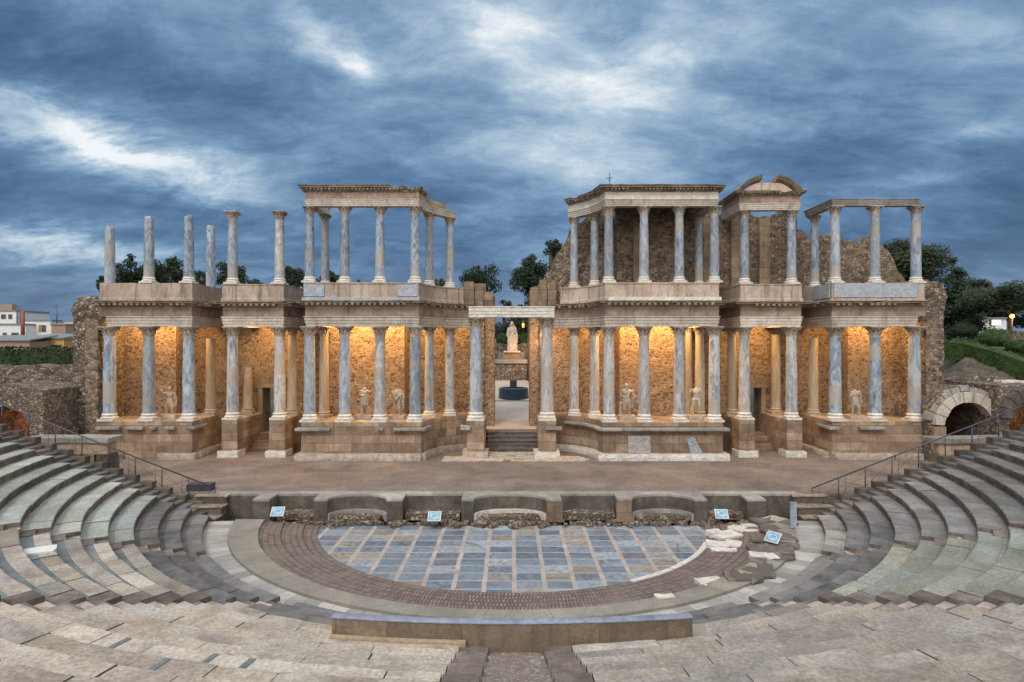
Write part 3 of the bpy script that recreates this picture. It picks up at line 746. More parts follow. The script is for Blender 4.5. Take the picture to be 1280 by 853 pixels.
def porch_small(s):
    """Narrow two-column porch before a side door."""
    mp = (lambda p: p) if s < 0 else mirror
    X = lambda x: x if s < 0 else -x
    t = thing('columned_porch', 'narrow two-column porch before the dark side door on the left, lone columns above' if s < 0 else
              'narrow porch crowned by a broken arched pediment, before the side door on the right', 'porch', (s*16.9, 41, ZS), 'columned porches of the stage building')
    for x in (-18.4, -15.3):
        p = MB(); p.box(min(X(x-.5), X(x+.5)), max(X(x-.5), X(x+.5)), 40.62, 45.1, ZS-.2, ZP-.002); p.build('pedestal', M['ashlar'], t)
        m = MB(); m.chunk(min(X(x-.66), X(x+.66)), max(X(x-.66), X(x+.66)), 40.35, 41.6, ZS-.1, ZS+.4, .05, 3, x); m.build('base_moulding', M['white'], t)
    entablature(t, mp(ENT_B), (ZC, ZA, ZF, ZK), seed=40+s)
    fl = MB(); a = sorted((X(-18.5), X(-15.2))); fl.box(a[0], a[1], 41.3, 45.3, ZF-.3, ZK-.01); fl.build('upper_floor', M['concrete'], t)
    for x in (-18.4, -15.3): column(t, X(x), 41.1, ZP, ZC, .37, 'grey')
    column(t, X(-15.35), 43.6, ZP, ZC, .33, 'warm')
    column(t, X(-18.75), 44.35, ZP, ZP+(3.3 if s < 0 else 5.6), .33, 'warm', cap=False, label='shorter plain column broken off below the ceiling')
    up = MB(); w = .7
    U = [(-18.9, 44.9), (-18.9, 40.8), (-14.95, 40.8), (-14.95, 44.9)]
    up.sweep(mp(U), [(.02, ZK), (.10, ZK+.04), (.10, ZK+.2), (.03, ZK+.26), (.03, ZU-.1), (.07, ZU-.06), (.07, ZU), (-w, ZU), (-w, ZK)], .015, 44+s, .5)
    up.build('upper_podium', M['parapet'], t)
    if s < 0:
        return t
    for x in (15.3, 18.4): column(t, x, 41.1, ZU, ZT-.02, .305, 'blue')
    zz = (ZT-.02, ZT+.4, ZT+.88, ZT+1.16)
    path = [(14.9, 44.4), (14.9, 40.82), (18.78, 40.82), (18.78, 44.4)][::1]
    path = [(14.9, 44.4), (14.9, 40.82), (18.78, 40.82), (18.78, 43.2)]
    e = MB(); e.sweep(path, arch_prof(zz[0], zz[1], .55), .012, 51, .4); e.build('upper_architrave', M['arch'], t)
    e = MB(); e.sweep(path, frieze_prof(zz[1], zz[2], .55), .015, 52, .4); e.build('upper_frieze', M['entab'], t)
    e = MB(); e.sweep(path, cornice_prof(zz[2], zz[3], .5, .42), .04, 53, .2, (.15, 1., .3, zz[2]+.2)); dentils(e, path, zz[2]+.09, .1, .3, seed=5); e.build('upper_cornice', M['cornice'], t)
    # broken segmental pediment
    cx, cz, rr = 16.84, zz[3]-1.55, 2.75
    ty = MB(); pts = []
    n = 14
    for i in range(n+1):
        a = R(128-76*i/n); pts.append((cx+2.3*math.cos(a)*.98, min(cz+2.3*math.sin(a), zz[3]+.62)))
    pts = [(p[0], max(p[1], zz[3]-.02)) for p in pts]
    lo = [(pts[-1][0]+.35, zz[3]-.02), (pts[0][0]-.35, zz[3]-.02)]
    pp = pts+lo; k = len(pp)
    ty.add([(x, 40.95, z) for x, z in pp]+[(x, 41.5, z) for x, z in pp], [list(range(k)), list(range(k, 2*k))[::-1]]+[(i, (i+1) % k, k+(i+1) % k, k+i) for i in range(k)])
    ty.build('tympanum', M['parapet'], t)
    for a0, a1 in ((141, 101), (78, 37)):
        b = MB(); n = 12; prof = [(0, 0), (.1, -.3), (.26, -.45), (.34, -.5), (.34, .5), (0, .5)]
        vs = []; fs = []
        for i in range(n+1):
            a = R(a0+(a1-a0)*i/n)
            for o, y in prof:
                q = 2.36+o
                w_ = .02*NZ((a*4, y, o), 2, 3)
                vs.append((cx+q*math.cos(a), 41.1+y+w_, cz+q*math.sin(a)+w_))
        m_ = len(prof)
        for i in range(n):
            for j in range(m_): fs.append((i*m_+j, i*m_+(j+1) % m_, (i+1)*m_+(j+1) % m_, (i+1)*m_+j))
        fs += [list(range(m_)), [n*m_+j for j in range(m_)]]
        b.add(vs, fs); b.build('pediment_arc', M['cornice'], t)
    return t
porch_small(-1); porch_small(1)

def porch_end(s):
    mp = (lambda p: p) if s < 0 else mirror
    X = lambda x: x if s < 0 else -x
    t = thing('columned_porch', 'outermost porch on the left, three columns below and broken column stumps above' if s < 0 else
              'outermost porch on the right, upper columns tied by a bare beam', 'porch', (s*23.5, 40.4, ZS), 'columned porches of the stage building')
    bk = [(-20.5, 44.6), (-26.6, 44.6)]
    podium_solid(mp(POD_A[:2]), bk if s < 0 else mirror(bk), ZS-.2, ZP).build('podium', M['ashlar'], t)
    sp = [(.9, 1.7), (4.1, 6.3), (6.6, 10.4)] if s < 0 else [(.1, 4.3), (4.7, 8.4), (8.5, 10.3)]
    ledge_parts('base_moulding', M['capstone'], t, mp(POD_A), ZS-.02, ZS+.36, .34, sp, 60+s, .06)
    sp = [(.1, 1.6), (1.95, 3.1), (3.55, 3.9), (4.5, 5.1), (5.9, 7.6)] if s < 0 else [(3.0, 4.9), (6.3, 7.9)]
    ledge_parts('crown_moulding', M['coping'], t, mp(POD_A), ZP-.5, ZP-.32, .3, sp, 61+s, .03)
    ap = [(-26.0, 40.05), (-20.55, 40.05), (-20.55, 44.6)]
    entablature(t, mp(ENT_A), (ZC, ZA, ZF, ZK), seed=62+s, arch_path=mp(ap), lip=.12 if s < 0 else .35)
    fl = MB(); a = sorted((X(-26.4), X(-21.0))); fl.box(a[0], a[1], 40.6, 44.8, ZF-.3, ZK-.01); fl.build('upper_floor', M['concrete'], t)
    for x in (-26.05, -23.5, -20.92): column(t, X(x), 40.4, ZP, ZC, .385, 'blue')
    column(t, X(-21.05), 43.6, ZP, ZC-.75, .33, 'warm', cap=False, label='plain column without a capital')
    up = MB(); w = .75
    U = [(-26.45, 40.05), (-20.55, 40.05), (-20.55, 44.6)]
    up.sweep(mp(U), [(.02, ZK), (.10, ZK+.04), (.10, ZK+.18), (.03, ZK+.22), (.03, ZU-.03), (.03, ZU), (-w, ZU), (-w, ZK)], .03, 66+s, .4)
    up.build('upper_podium', M['parapet'], t)
    if s > 0:
        pl = MB(); pl.box(20.62, 25.95, 39.93, 39.97, ZK+.24, ZU-.03); pl.box(20.4, 20.45, 40.1, 42.3, ZK+.24, ZU-.05); pl.build('marble_facing', M['panelblue'], t)
        for x in (20.92, 23.5, 26.15): column(t, x, 40.4, ZU, ZT+.1, .315, 'blue')
        column(t, 21.05, 43.4, ZU, ZT+.1, .29, 'blue')
        e = MB(); e.sweep([(20.6, 43.9), (20.6, 40.1), (26.2, 40.1)], arch_prof(ZT+.1, ZT+.52, .5), .04, 71, .3); e.build('upper_architrave', M['coping'], t)
    return t
porch_end(-1); porch_end(1)

# free-standing columns and stumps on the left podiums
FREE = [(-26.1, 40.5, 16.1, True, False, 'leftmost broken column stump on the podium, no capital, shorter than its neighbour'),
        (-23.5, 40.4, 16.75, True, True, 'second broken column stump from the left, tall with ragged top'),
        (-20.92, 40.4, 16.75, True, True, 'broken column stump at the right corner of the leftmost podium'),
        (-20.95, 43.4, 16.7, True, False, 'slimmer broken stump set back behind the corner of the leftmost podium'),
        (-18.4, 41.1, 17.2, False, True, 'lone blue column with capital, left of the pair on the narrow podium'),
        (-15.3, 41.1, 17.2, False, True, 'lone grey column with capital, right of the pair on the narrow podium')]
for x, y, zt, br, bs, lab in FREE:
    o = column(None, x, y, ZU, zt, .315, 'grey' if x == -15.3 else 'blue', base=bs, cap=not br, broken=br, label=lab, name='broken_column' if br else 'lone_column', group='free-standing columns on the left podiums')
    o['category'] = 'column'

# ------------------------------------------------------------------ central doorway
t = thing('stage_doorway', 'tall central doorway of two marble columns under a white lintel', 'doorway', (0, 40.8, ZS))
for s in (-1, 1):
    x = -2.36 if s < 0 else 2.29
    p = MB(); p.box(x-.56, x+.56, 40.3, 43.9, ZS-.2, ZP); p.build('pedestal', M['ashlar'], t)
    m = MB(); m.chunk(x-.85, x+.8, 40.0, 41.7, ZS-.1, ZS+.38, .06, 3, s); m.build('base_moulding', M['white'] if s > 0 else M['capstone'], t)
    m = MB()
    if s > 0: m.chunk(x-.15, x+.95, 40.12, 40.4, ZP-.58, ZP-.36, .03, 2, 3)
    else: m.chunk(x-.95, x-.3, 40.1, 40.6, ZP-.56, ZP-.3, .05, 2, 8)
    m.build('crown_moulding', M['coping'], t)
    column(t, x, 40.85, ZP-.02, 10.25, .42, 'blue' if s < 0 else 'grey')
m = MB(); m.sweep([(-2.8, 40.5), (2.75, 40.5)], arch_prof(10.25, 10.95, .8), .012, 4, .5); m.build('lintel', M['white'], t)
# steps
t = thing('stone_steps', 'five dark stone steps climbing through the central doorway', 'steps', (0, 42.3, ZS))
for i in range(5):
    b = MB(); b.chunk(-1.7, 1.7, 42.25+.38*i, 44.9, ZS-.1, ZS+.234*(i+1)-.06, .012, 4, i); b.build('step', M['granite'], t)
    b = MB(); b.chunk(-1.74, 1.74, 42.2+.38*i, 42.65+.38*i if i < 4 else 44.9, ZS+.234*(i+1)-.059, ZS+.234*(i+1), .012, 4, i+9); b.build('tread', M['stepblock'], t)  # tread and riser stones differ: edge light and riser shade put into colour
for s in (-1, 1):
    t = thing('stone_steps', 'short flight of stone steps up to the side door on the '+SIDE[s], 'steps', (s*16.85, 42, ZS), 'steps to the side doors')
    for i in range(5):
        b = MB(); b.chunk(s*16.85-1.02, s*16.85+1.02, 42.6+.36*i, 45.1, ZS-.1+.21*i, ZS+.21*(i+1), .03, 3, i+s); b.build('step', M['ashlar'], t)

# ------------------------------------------------------------------ back wall of the stage building
t = thing('stage_wall', 'long rubble masonry back wall of the Roman stage behind the columns', 'wall', (0, 45, ZS))
flat = lambda z: (lambda x, y: z)
ZL = ZF-.05
def lerp_top(pts):
    def f(x, y):
        for (a, za), (b, zb) in zip(pts, pts[1:]):
            if x <= b: return za+(zb-za)*max(0, (x-a))/(b-a)
        return pts[-1][1]
    return f
def wsec(path, z0, top, seed, mat='rubble', thick=1.6, amp=.07, rt=.1, name='wall'):
    MB().wall(path, thick, z0, top, amp, .33, .4, seed, rt).build(name, M[mat], t)
for s in (-1, 1):
    mp = (lambda p: p) if s < 0 else mirror
    hi = s > 0
    wsec(mp([(-27.6, 42.9), (-23.1, 42.9)]), ZP-.1, flat(ZL), 1+s, amp=.05)
    wsec(mp([(-23.1, 42.9), (-23.1, 45.1)]), ZP-.1, flat(ZL), 2+s, amp=.04)
    tops = flat(ZL)
    wsec(mp([(-24.5, 45.02), (-18.05, 45.02)]), ZS-.2, tops, 3+s, amp=.05)
    wsec(mp([(-16.6, 45.02), (-12.2, 45.02)]), ZS-.2, tops, 4+s, amp=.05)
    wsec(mp([(-18.15, 45.05), (-16.5, 45.05)]), 5.35, tops, 5+s, amp=.05)
    wsec(mp([(-12.55, 45.3), (-12.55, 42.9)]), ZP-.1, tops, 6+s, amp=.04)
    wsec(mp([(-12.55, 42.9), (-7.4, 42.9)]), ZP-.1, tops, 7+s, amp=.06)
    wsec(mp([(-7.42, 42.9), (-7.42, 44.7)]), ZP-.1, tops, 8+s, amp=.03)
    wsec(mp([(-7.4, 44.5), (-6.3, 44.75), (-5., 45.15), (-3.6, 45.55), (-2.9, 45.75)]), ZS-.2, tops, 9+s, amp=.05, thick=1.4)
    # piers of the doorway, taller than the wall
    for k, (x0, x1, yy, zt) in enumerate(((-2.95, -2.05, 45.75, 12.4), (-2.05, -1.3, 45.95, 12.1))):
        if hi: zt += .1
        wsec(mp([(x0, 48), (x0, yy), (x1, yy), (x1, 48)]) if False else mp([(x0, yy), (x1, yy)]), 2.1, flat(zt), 20+k+s, 'rubble_up' if k == 0 else 'rubble', 2.2, .05, .25, 'doorway_pier')
    # side door jambs and lintel
    j = MB()
    for x in (-18.25, -16.75): a = sorted((s*-x, s*-(x+.3))); j.box(a[0], a[1], 44.88, 45.3, 2.1, 5.35)
    j.box(*sorted((s*18.5, s*16.2)), 44.85, 45.3, 5.35, 6.1); j.build('door_frame', M['pier'], t)
# extra pilaster fragments on the walls, and the upper ruined walls
wsec([(-3.9, 45.3), (-1.9, 45.55)], ZK-.3, lerp_top([(-3.9, 12.6), (-3.3, 13.0), (-2.2, 12.9)]), 31, 'pier', 1.2, .06, .2, 'doorway_pier')
UP = lerp_top([(1.2, 11.6), (1.25, 12.6), (1.9, 13.0), (2.4, 13.5), (3.2, 14.6), (4.1, 16.2), (4.6, 17.3), (5.4, 17.8)])
wsec([(1.35, 45.6), (3.2, 45.2), (5.2, 44.7), (7.4, 44.3)], ZK-.3, UP, 32, 'rubble_up', 1.5, .1, .6, 'upper_wall')
wsec([(7.3, 43.4), (12.7, 43.4)], ZK-.3, flat(18.0), 33, 'rubble_up', 1.5, .07, .1, 'upper_wall')
wsec([(12.6, 43.4), (12.6, 44.8)], ZK-.3, flat(17.9), 34, 'rubble_up', 1., .05, .1, 'upper_wall')
wsec([(12.5, 44.6), (20.4, 44.6)], ZK-.3, lerp_top([(12, 17.95), (19.4, 17.75), (20.2, 17.6)]), 35, 'rubble_up', 1.5, .07, .45, 'upper_wall')
wsec([(20.3, 44.75), (29.0, 44.75)], ZK-.3, lerp_top([(20.2, 17.2), (20.8, 16.6), (22.2, 16.1), (23.2, 16.25), (23.9, 15.8), (26, 15.7), (26.9, 15.2), (27.6, 14.0), (28.5, 13.0), (29, 12.3)]), 36, 'rubble_up', 1.4, .1, .7, 'upper_wall')
pl = MB()
for x in (13.6, 15.6, 17.6): pl.box(x, x+.75, 44.35, 44.7, ZU-.8, 17.4)
pl.build('pilaster', M['pier'], t)
pl = MB(); pl.box(8.4, 8.9, 43.15, 43.45, ZU, 16.6); pl.build('pilaster', M['pier'], t)
# ragged ends of the building
e = MB(); e.wall([(-28.6, 45.5), (-28.6, 40.7), (-26.65, 40.5)], 1.4, .9, lambda x, y: 11.3, .22, .3, .35, 41, .35); e.build('broken_wall_end', M['rubble_raw'], t)
e = MB(); e.wall([(-26.7, 40.2), (-26.7, 43.2)], .8, .9, lambda x, y: ZC+.5, .05, .3, .35, 42, .1); e.build('wall_return', M['rubble_up'], t)
e = MB(); e.wall([(26.75, 40.5), (28.3, 40.9), (28.3, 45.5)], 1.4, .9, lambda x, y: 12.5, .22, .3, .35, 43, .35); e.build('broken_wall_end', M['rubble_raw'], t)
e = MB(); e.wall([(26.75, 40.3), (26.75, 43.2)][::-1], .8, .9, lambda x, y: ZC+.5, .05, .3, .35, 44, .1); e.build('wall_return', M['rubble_up'], t)
d = MB(); d.box(-14.0, -12.2, 44.9, 45.3, ZS-.2, ZL) if False else None

# stepped remains of the jambs above the doorway
for x0, x1, zt, yy in ((-3.45, -2.75, 13.0, 45.0), (-2.72, -2.1, 12.75, 45.2), (-2.08, -1.42, 12.25, 45.5), (1.35, 1.95, 12.6, 45.4), (1.98, 2.55, 13.15, 45.1), (2.58, 3.2, 12.9, 44.8)):
    b = MB(); b.chunk(x0, x1, yy, yy+.9, ZK-.1, zt, .05, 4, x0*3); b.build('jamb_block', M['pier'], t)
# iron cross on the roof
c = MB(); p = PX(762, 235, 41.0)
c.tube([p-Vector((0, 0, .4)), p+Vector((0, 0, .95))], .025, 6); c.tube([p+Vector((-.22, 0, .62)), p+Vector((.22, 0, .62))], .02, 6)
c.tube([p+Vector((0, -.2, .62)), p+Vector((0, .2, .62))], .02, 6)
c.lathe([(.03, p.z+.42), (.07, p.z+.47), (.03, p.z+.52)], 8, p.x, p.y)
single('iron_cross', c, M['antenna'], 'small black iron cross standing on the cornice of the tallest porch', 'cross', loc=p)

# ------------------------------------------------------------------ statues
def blob(parts, voxel=.02):
    """One continuous carved figure: limbs as tapered tubes and ellipsoids, fused by a voxel remesh."""
    bm = bmesh.new()
    from mathutils import Matrix
    for p in parts:
        if p[0] == 'e':
            c, r = Vector(p[1]), p[2]
            bmesh.ops.create_uvsphere(bm, u_segments=14, v_segments=10, radius=1, matrix=Matrix.Translation(c) @ Matrix.Diagonal((*r, 1)))
        else:
            pts, rad = [Vector(q) for q in p[1]], p[2]
            mb = MB(); mb.tube(pts, rad, 12)
            sx = p[3] if len(p) > 3 else 1.
            vs = [bm.verts.new(v) for v in mb.v]
            for f in mb.f: bm.faces.new([vs[i] for i in f])
            for q, r in zip(pts, rad):
                bmesh.ops.create_uvsphere(bm, u_segments=10, v_segments=8, radius=r, matrix=Matrix.Translation(q))
    bmesh.ops.recalc_face_normals(bm, faces=bm.faces[:])
    me = bpy.data.meshes.new('tmp'); bm.to_mesh(me); bm.free()
    o = bpy.data.objects.new('tmp', me); COL.objects.link(o)
    md = o.modifiers.new('r', 'REMESH'); md.mode = 'VOXEL'; md.voxel_size = voxel
    s = o.modifiers.new('s', 'SMOOTH'); s.iterations = 1; s.factor = .5
    dg = bpy.context.evaluated_depsgraph_get()
    r = bpy.data.meshes.new_from_object(o.evaluated_get(dg), depsgraph=dg)
    bpy.data.objects.remove(o); bpy.data.meshes.remove(me)
    for p in r.polygons: p.use_smooth = True
    return r
def legs(h=.92, spread=.13, step=.12):
    return [('t', [(-spread, 0, h), (-spread-.02, -.03, h*.5), (-spread-.03, .02, .08)], [.115, .08, .055]), ('e', (-spread-.03, -.07, .05), (.055, .13, .05)),
            ('t', [(spread, 0, h), (spread+.05, -step, h*.52), (spread+.06, -step*.3, .08)], [.115, .08, .055]), ('e', (spread+.07, -step-.02, .05), (.055, .13, .05))]
def torso(h=.92, w=1.):
    return [('e', (0, 0, h+.02), (.19*w, .14, .15)), ('e', (0, 0, h+.2), (.165*w, .125, .18)), ('e', (0, -.01, h+.42), (.215*w, .14, .2)), ('e', (0, 0, h+.56), (.2*w, .1, .1))]
def skirt(h, z, w=.25, folds=9, flare=1.25):
    L = []
    for i in range(folds):
        a = 2*PI*i/folds
        L.append(('t', [(.15*math.cos(a), .1*math.sin(a), h+.08), (w*.8*math.cos(a), w*.6*math.sin(a), (h+z)/2), (w*flare*.9*math.cos(a), w*flare*.62*math.sin(a), z)], [.07, .075, .06]))
    L.append(('e', (0, 0, (h+z)/2), (w*.85, w*.6, (h-z)/2+.05)))
    return L
head = lambda h: [('t', [(0, 0, h+.58), (0, -.01, h+.7)], [.075, .07]), ('e', (0, -.02, h+.82), (.095, .115, .14)), ('e', (0, -.13, h+.81), (.02, .035, .035)), ('e', (0, -.1, h+.73), (.05, .045, .05)), ('e', (0, .01, h+.88), (.105, .115, .095))]
H0 = .92
FIG = {
 'raised': legs()+torso()+skirt(H0, .6)+head(H0)+[('t', [(-.22, 0, H0+.53), (-.42, -.03, H0+.55), (-.5, -.05, H0+.78)], [.075, .06, .045]), ('t', [(.22, 0, H0+.53), (.33, .02, H0+.3), (.3, -.12, H0+.12)], [.075, .06, .05]), ('t', [(.28, .1, H0+.5), (.36, .12, H0), (.33, .1, .5)], [.08, .09, .06])],
 'tunic': legs(step=.04)+torso()+skirt(H0+.25, .62, .22, 9, 1.1)+[('t', [(-.2, 0, H0+.53), (-.25, -.02, H0+.3), (-.1, -.16, H0+.28)], [.085, .07, .06]), ('t', [(.2, 0, H0+.53), (.34, -.06, H0+.48)], [.09, .06]), ('e', (.02, 0, H0+.66), (.12, .09, .1)), ('t', [(.3, .05, .02), (.32, .06, .42)], [.1, .07])],
 'cloak': legs()+torso(w=1.05)+[('t', [(-.22, 0, H0+.55), (-.4, .02, H0+.3), (-.34, -.05, H0+.02)], [.09, .075, .06]), ('t', [(.22, 0, H0+.55), (.42, .02, H0+.3), (.4, -.02, H0-.1), (.42, 0, H0-.45)], [.1, .09, .08, .05]), ('t', [(-.25, -.08, H0+.5), (0, -.16, H0+.1), (.25, -.1, H0+.4)], [.06, .08, .07]), ('e', (0, .02, H0+.64), (.17, .1, .09)), ('t', [(.2, .12, .0), (.22, .12, .6)], [.09, .08])],
 'bearded': legs(spread=.12)+torso()+head(H0)+skirt(H0+.05, .7, .22, 8, 1.0)+[('e', (0, -.1, H0+.68), (.06, .05, .09)), ('t', [(-.22, 0, H0+.52), (-.36, .02, H0+.26), (-.2, -.16, H0+.2)], [.085, .07, .05]), ('t', [(.2, 0, H0+.55), (.36, -.02, H0+.48), (.42, .0, H0+.1), (.38, .03, .45)], [.09, .12, .12, .06]), ('t', [(-.34, .08, .0), (-.33, .08, .75)], [.11, .09]), ('t', [(.2, -.13, H0+.5), (0, -.15, H0+.15), (-.2, -.05, H0)], [.05, .06, .06])],
 'nude': legs(spread=.14, step=.05)+torso(w=1.05)+[('t', [(-.22, 0, H0+.55), (-.32, 0, H0+.42)], [.09, .07]), ('t', [(.22, 0, H0+.55), (.31, 0, H0+.44)], [.09, .07]), ('e', (0, 0, H0+.65), (.08, .07, .06)), ('t', [(-.24, .1, .0), (-.2, .1, .55)], [.08, .07])],
 'leaning': legs(step=.16)+torso()+skirt(H0+.1, .68, .2, 8, 1.05)+[('t', [(-.2, 0, H0+.55), (-.3, -.04, H0+.25)], [.09, .06]), ('t', [(.2, 0, H0+.55), (.32, .03, H0+.35), (.36, .02, H0-.1)], [.1, .1, .07]), ('e', (-.03, 0, H0+.66), (.11, .09, .08)), ('t', [(.28, .1, 0), (.27, .1, .7)], [.09, .08])],
 'veiled': [('t', [(-.14, -.02, 0), (-.13, -.06, .9)], [.2, .17]), ('t', [(.16, -.02, 0), (.14, -.02, .9)], [.19, .17]), ('t', [(0, .06, 0), (0, .04, .9)], [.24, .2])]+torso(w=1.15)+head(H0)+[('e', (0, .04, H0+.84), (.15, .14, .17)), ('t', [(-.12, .06, H0+.75), (-.26, .04, H0+.5), (-.33, 0, H0+.1)], [.07, .1, .1]), ('t', [(.12, .06, H0+.75), (.26, .04, H0+.5), (.36, -.02, H0+.05)], [.07, .1, .1]), ('t', [(-.3, -.03, H0+.2), (-.15, -.2, H0+.08)], [.08, .06]), ('t', [(.36, -.02, H0+.05), (.38, -.05, H0-.35)], [.08, .05])]
        +[('t', [(-.3+.1*i, -.14-.03*(i % 2), H0), (-.32+.107*i, -.2-.03*(i % 2), .05)], [.05, .06]) for i in range(7)],
}
def statue(kind, px, pyb, Y, hpx, lab, rot=0, mat='statue', plinth=(.55, .26), z=None, group='statues in the porches'):
    p = PX(px, pyb, Y)
    if z is not None: p.z = z
    s = hpx*Y/FPX
    body = blob(FIG[kind]); zs = [v.co.z for v in body.vertices]; hh = max(zs); ph = plinth[1]
    t = thing('statue', lab, 'statue', p, group)
    body.materials.append(M[mat])
    k = (s-ph)/hh
    link('figure', body, t, loc=(0, 0, ph-.02), scale=(k*(.86 if kind == 'veiled' else 1.), k, k)).rotation_euler = (0, 0, rot)
    b = MB(); w = plinth[0]; b.chunk(p.x-w, p.x+w, p.y-w*.8, p.y+w*.8, p.z, p.z+ph, .02, 2, px); b.build('plinth', M[mat], t)
    return t
statue('raised', 212, 525, 41.6, 40, 'statue in a short tunic with one arm raised, in the leftmost porch', .3, z=ZP)
statue('tunic', 455, 526, 41.2, 40, 'headless statue in a knee-length tunic, left of the pair near the doorway', .5, z=ZP)
statue('cloak', 496, 527, 41.2, 38, 'headless statue with hanging cloak and arms, right of the pair near the doorway', 0, z=ZP)
statue('bearded', 783, 527, 41.2, 45, 'statue of a bearded man with a head and heavy cloak, on the porch ledge', .15, z=ZP)
statue('nude', 870, 526, 41.2, 40, 'nude marble torso without head or arms standing between two columns', -.1, z=ZP)
statue('leaning', 1069, 527, 41.3, 37, 'headless draped statue in the outermost porch on the right', -.2, z=ZP)

# ------------------------------------------------------------------ stage, pulpitum
b = MB(); b.prism([(-34, 30.9), (34, 30.9), (34, 46), (-34, 46)], ZS-.6, ZS); struct('stage_floor', b, M['stage'])
b = MB()
r2 = random.Random(3)
y = 39.05
pav = MB()
while y < 42.2:
    x = -4.4
    while x < 4.4:
        w = r2.uniform(.35, .75)
        lim = 4.6 if y < 40.5 else 1.7
        if abs(x+w/2) < lim and r2.random() > .06:
            pav.chunk(x, x+w-.03, y, y+.38, ZS-.06, ZS+.03+r2.uniform(0, .025), .012, 1, x*3+y)
        x += w
    y += .41
struct('doorway_pavement', pav, M['capstone'])

def plan_front():
    """Front outline of the stage-front wall: piers, square recesses and round niches, left to right."""
    F0, F1 = 29.7, 30.75
    k = lambda px: (px-640)*F0/FPX
    o = [(k(255), F1), (k(316), F1), (k(316), F0), (k(337), F0), (k(337), F1), (k(392), F1), (k(392), F0), (k(407), F0)]
    def niche(a, b, d=1.0, n=12):
        xa, xb = k(a), k(b); c = (xa+xb)/2; r = (xb-xa)/2
        return [(c-r*math.cos(PI*i/n), F0+d*math.sin(PI*i/n)) for i in range(n+1)]
    o += niche(409, 483)
    o += [(k(503), F0), (k(503), F1), (k(577), F1), (k(577), F0)]
    o += niche(592, 683)
    o += [(k(702), F0), (k(702), F1), (k(772), F1), (k(772), F0)]
    o += niche(790, 868)
    o += [(k(884), F0), (k(884), F1), (k(934), F1), (k(934), F0), (k(957), F0), (k(957), F1), (k(1008), F1)]
    return o
FR = plan_front()
t = thing('stage_front_wall', 'low grey stage-front wall of square recesses and curved niches behind the orchestra', 'wall', (0, 30.5, 0))
b = MB(); b.sweep(FR, [(0, -.2), (0, ZS-.09), (-.32, ZS-.09), (-.32, -.2)] if False else [(0, -.2), (0, ZS-.09), (-.1, ZS-.09), (-.1, -.2)], .02, 3)
b.build('wall', M['concrete'], t)
b = MB(); b.prism(FR+[(14.2, 31.3), (-14.8, 31.3)], ZS-.092, ZS+.012); b.build('coping', M['coping'], t)
b = MB()
kx = lambda px: (px-640)*29.7/FPX
for a, c in ((343, 390), (505, 575), (704, 770), (886, 932)):
    b.chunk(kx(a), kx(c), 29.95, 30.7, .1, .42, .05, 3, a)
b.build('rubble_footing', M['rubble_raw'], t)
for a, c in ((409, 483), (592, 683), (790, 868)):
    xa, xb = kx(a), kx(c); cx_ = (xa+xb)/2; rr = (xb-xa)/2
    pts = [(cx_-rr*.93*math.cos(PI*i/14), 29.72+.78*math.sin(PI*i/14)) for i in range(15)]
    b = MB(); b.sweep(pts, [(0, .1), (0, .46), (-.2, .46), (-.2, .1)], .02, a)
    b.build('niche_ledge', M['coping'] if c != 683 else M['arch'], t)
    b = MB(); b.chunk(cx_-rr*.8, cx_+rr*.8, 29.75, 30.3, 0, .34, .07, 4, a); b.build('niche_fill', M['rubble_raw'], t)
b = MB(); b.chunk(kx(700), kx(560), 29.62, 29.7, 0, 0, 0) if False else None
for i, (a, c) in enumerate(((683, 704), (770, 790))):
    b.chunk(kx(a)-.06, kx(c)+.06, 29.55, 29.74, .12, .22, .01, 2, a)
    b.chunk(kx(a)+.02, kx(c)-.02, 29.64, 29.72, .23, ZS-.1, .008, 2, a)
b.chunk(kx(636), kx(683), 30.5, 30.62, .4, ZS, .005, 2, 5) if False else None
b.build('pier_facing', M['ashlar'], t)
# rubble strip at the foot of the wall
b = MB(); r3 = random.Random(11)
for i in range(230):
    x = r3.uniform(-14.2, 13.6); y = r3.uniform(29.0, 29.75); s = r3.uniform(.08, .3)
    if abs(x) < 10 and y < 29.35 and r3.random() < .8: y = r3.uniform(29.35, 29.75)
    b.chunk(x-s, x+s, y-s*.5, y+s*.5, -.05, .04+s*.45, s*.25, 1, i, r3.uniform(0, 3))
tag(b.build('rubble_strip', M['rubble_raw']), kind='stuff', label='broken stones strewn along the foot of the stage-front wall', cat='rubble')

# small steps from the orchestra to the stage
for s, x0, x1, lab in ((-1, -15.5, -13.9, 'worn stone steps to the stage, below the left handrail'), (1, 13.7, 15.5, 'worn stone steps to the stage, below the right handrail')):
    t = thing('stone_steps', lab, 'steps', ((x0+x1)/2, 30, 0), 'corner steps to the stage')
    for i in range(3):
        y0 = 29.35+.55*i; zt = .39*(i+1)-.02
        b = MB(); b.chunk(x0+.05, x1-.05, y0+.05, 31.2, -.1, zt-.07, .03, 3, i+s*3); b.build('step', M['concrete'], t)
        b = MB(); b.chunk(x0, x1, y0, y0+.7, zt-.069, zt, .03, 3, i+s*5); b.build('tread', M['cornice'], t)  # paler treads over darker risers, light and shade put into their colours
single('equipment_case', MB().chunk(-16.35, -15.15, 31.3, 31.9, ZS, ZS+.34, .004, 2, 1), M['blackbox'], 'long dark equipment case lying on the stage by the left handrail', 'case')

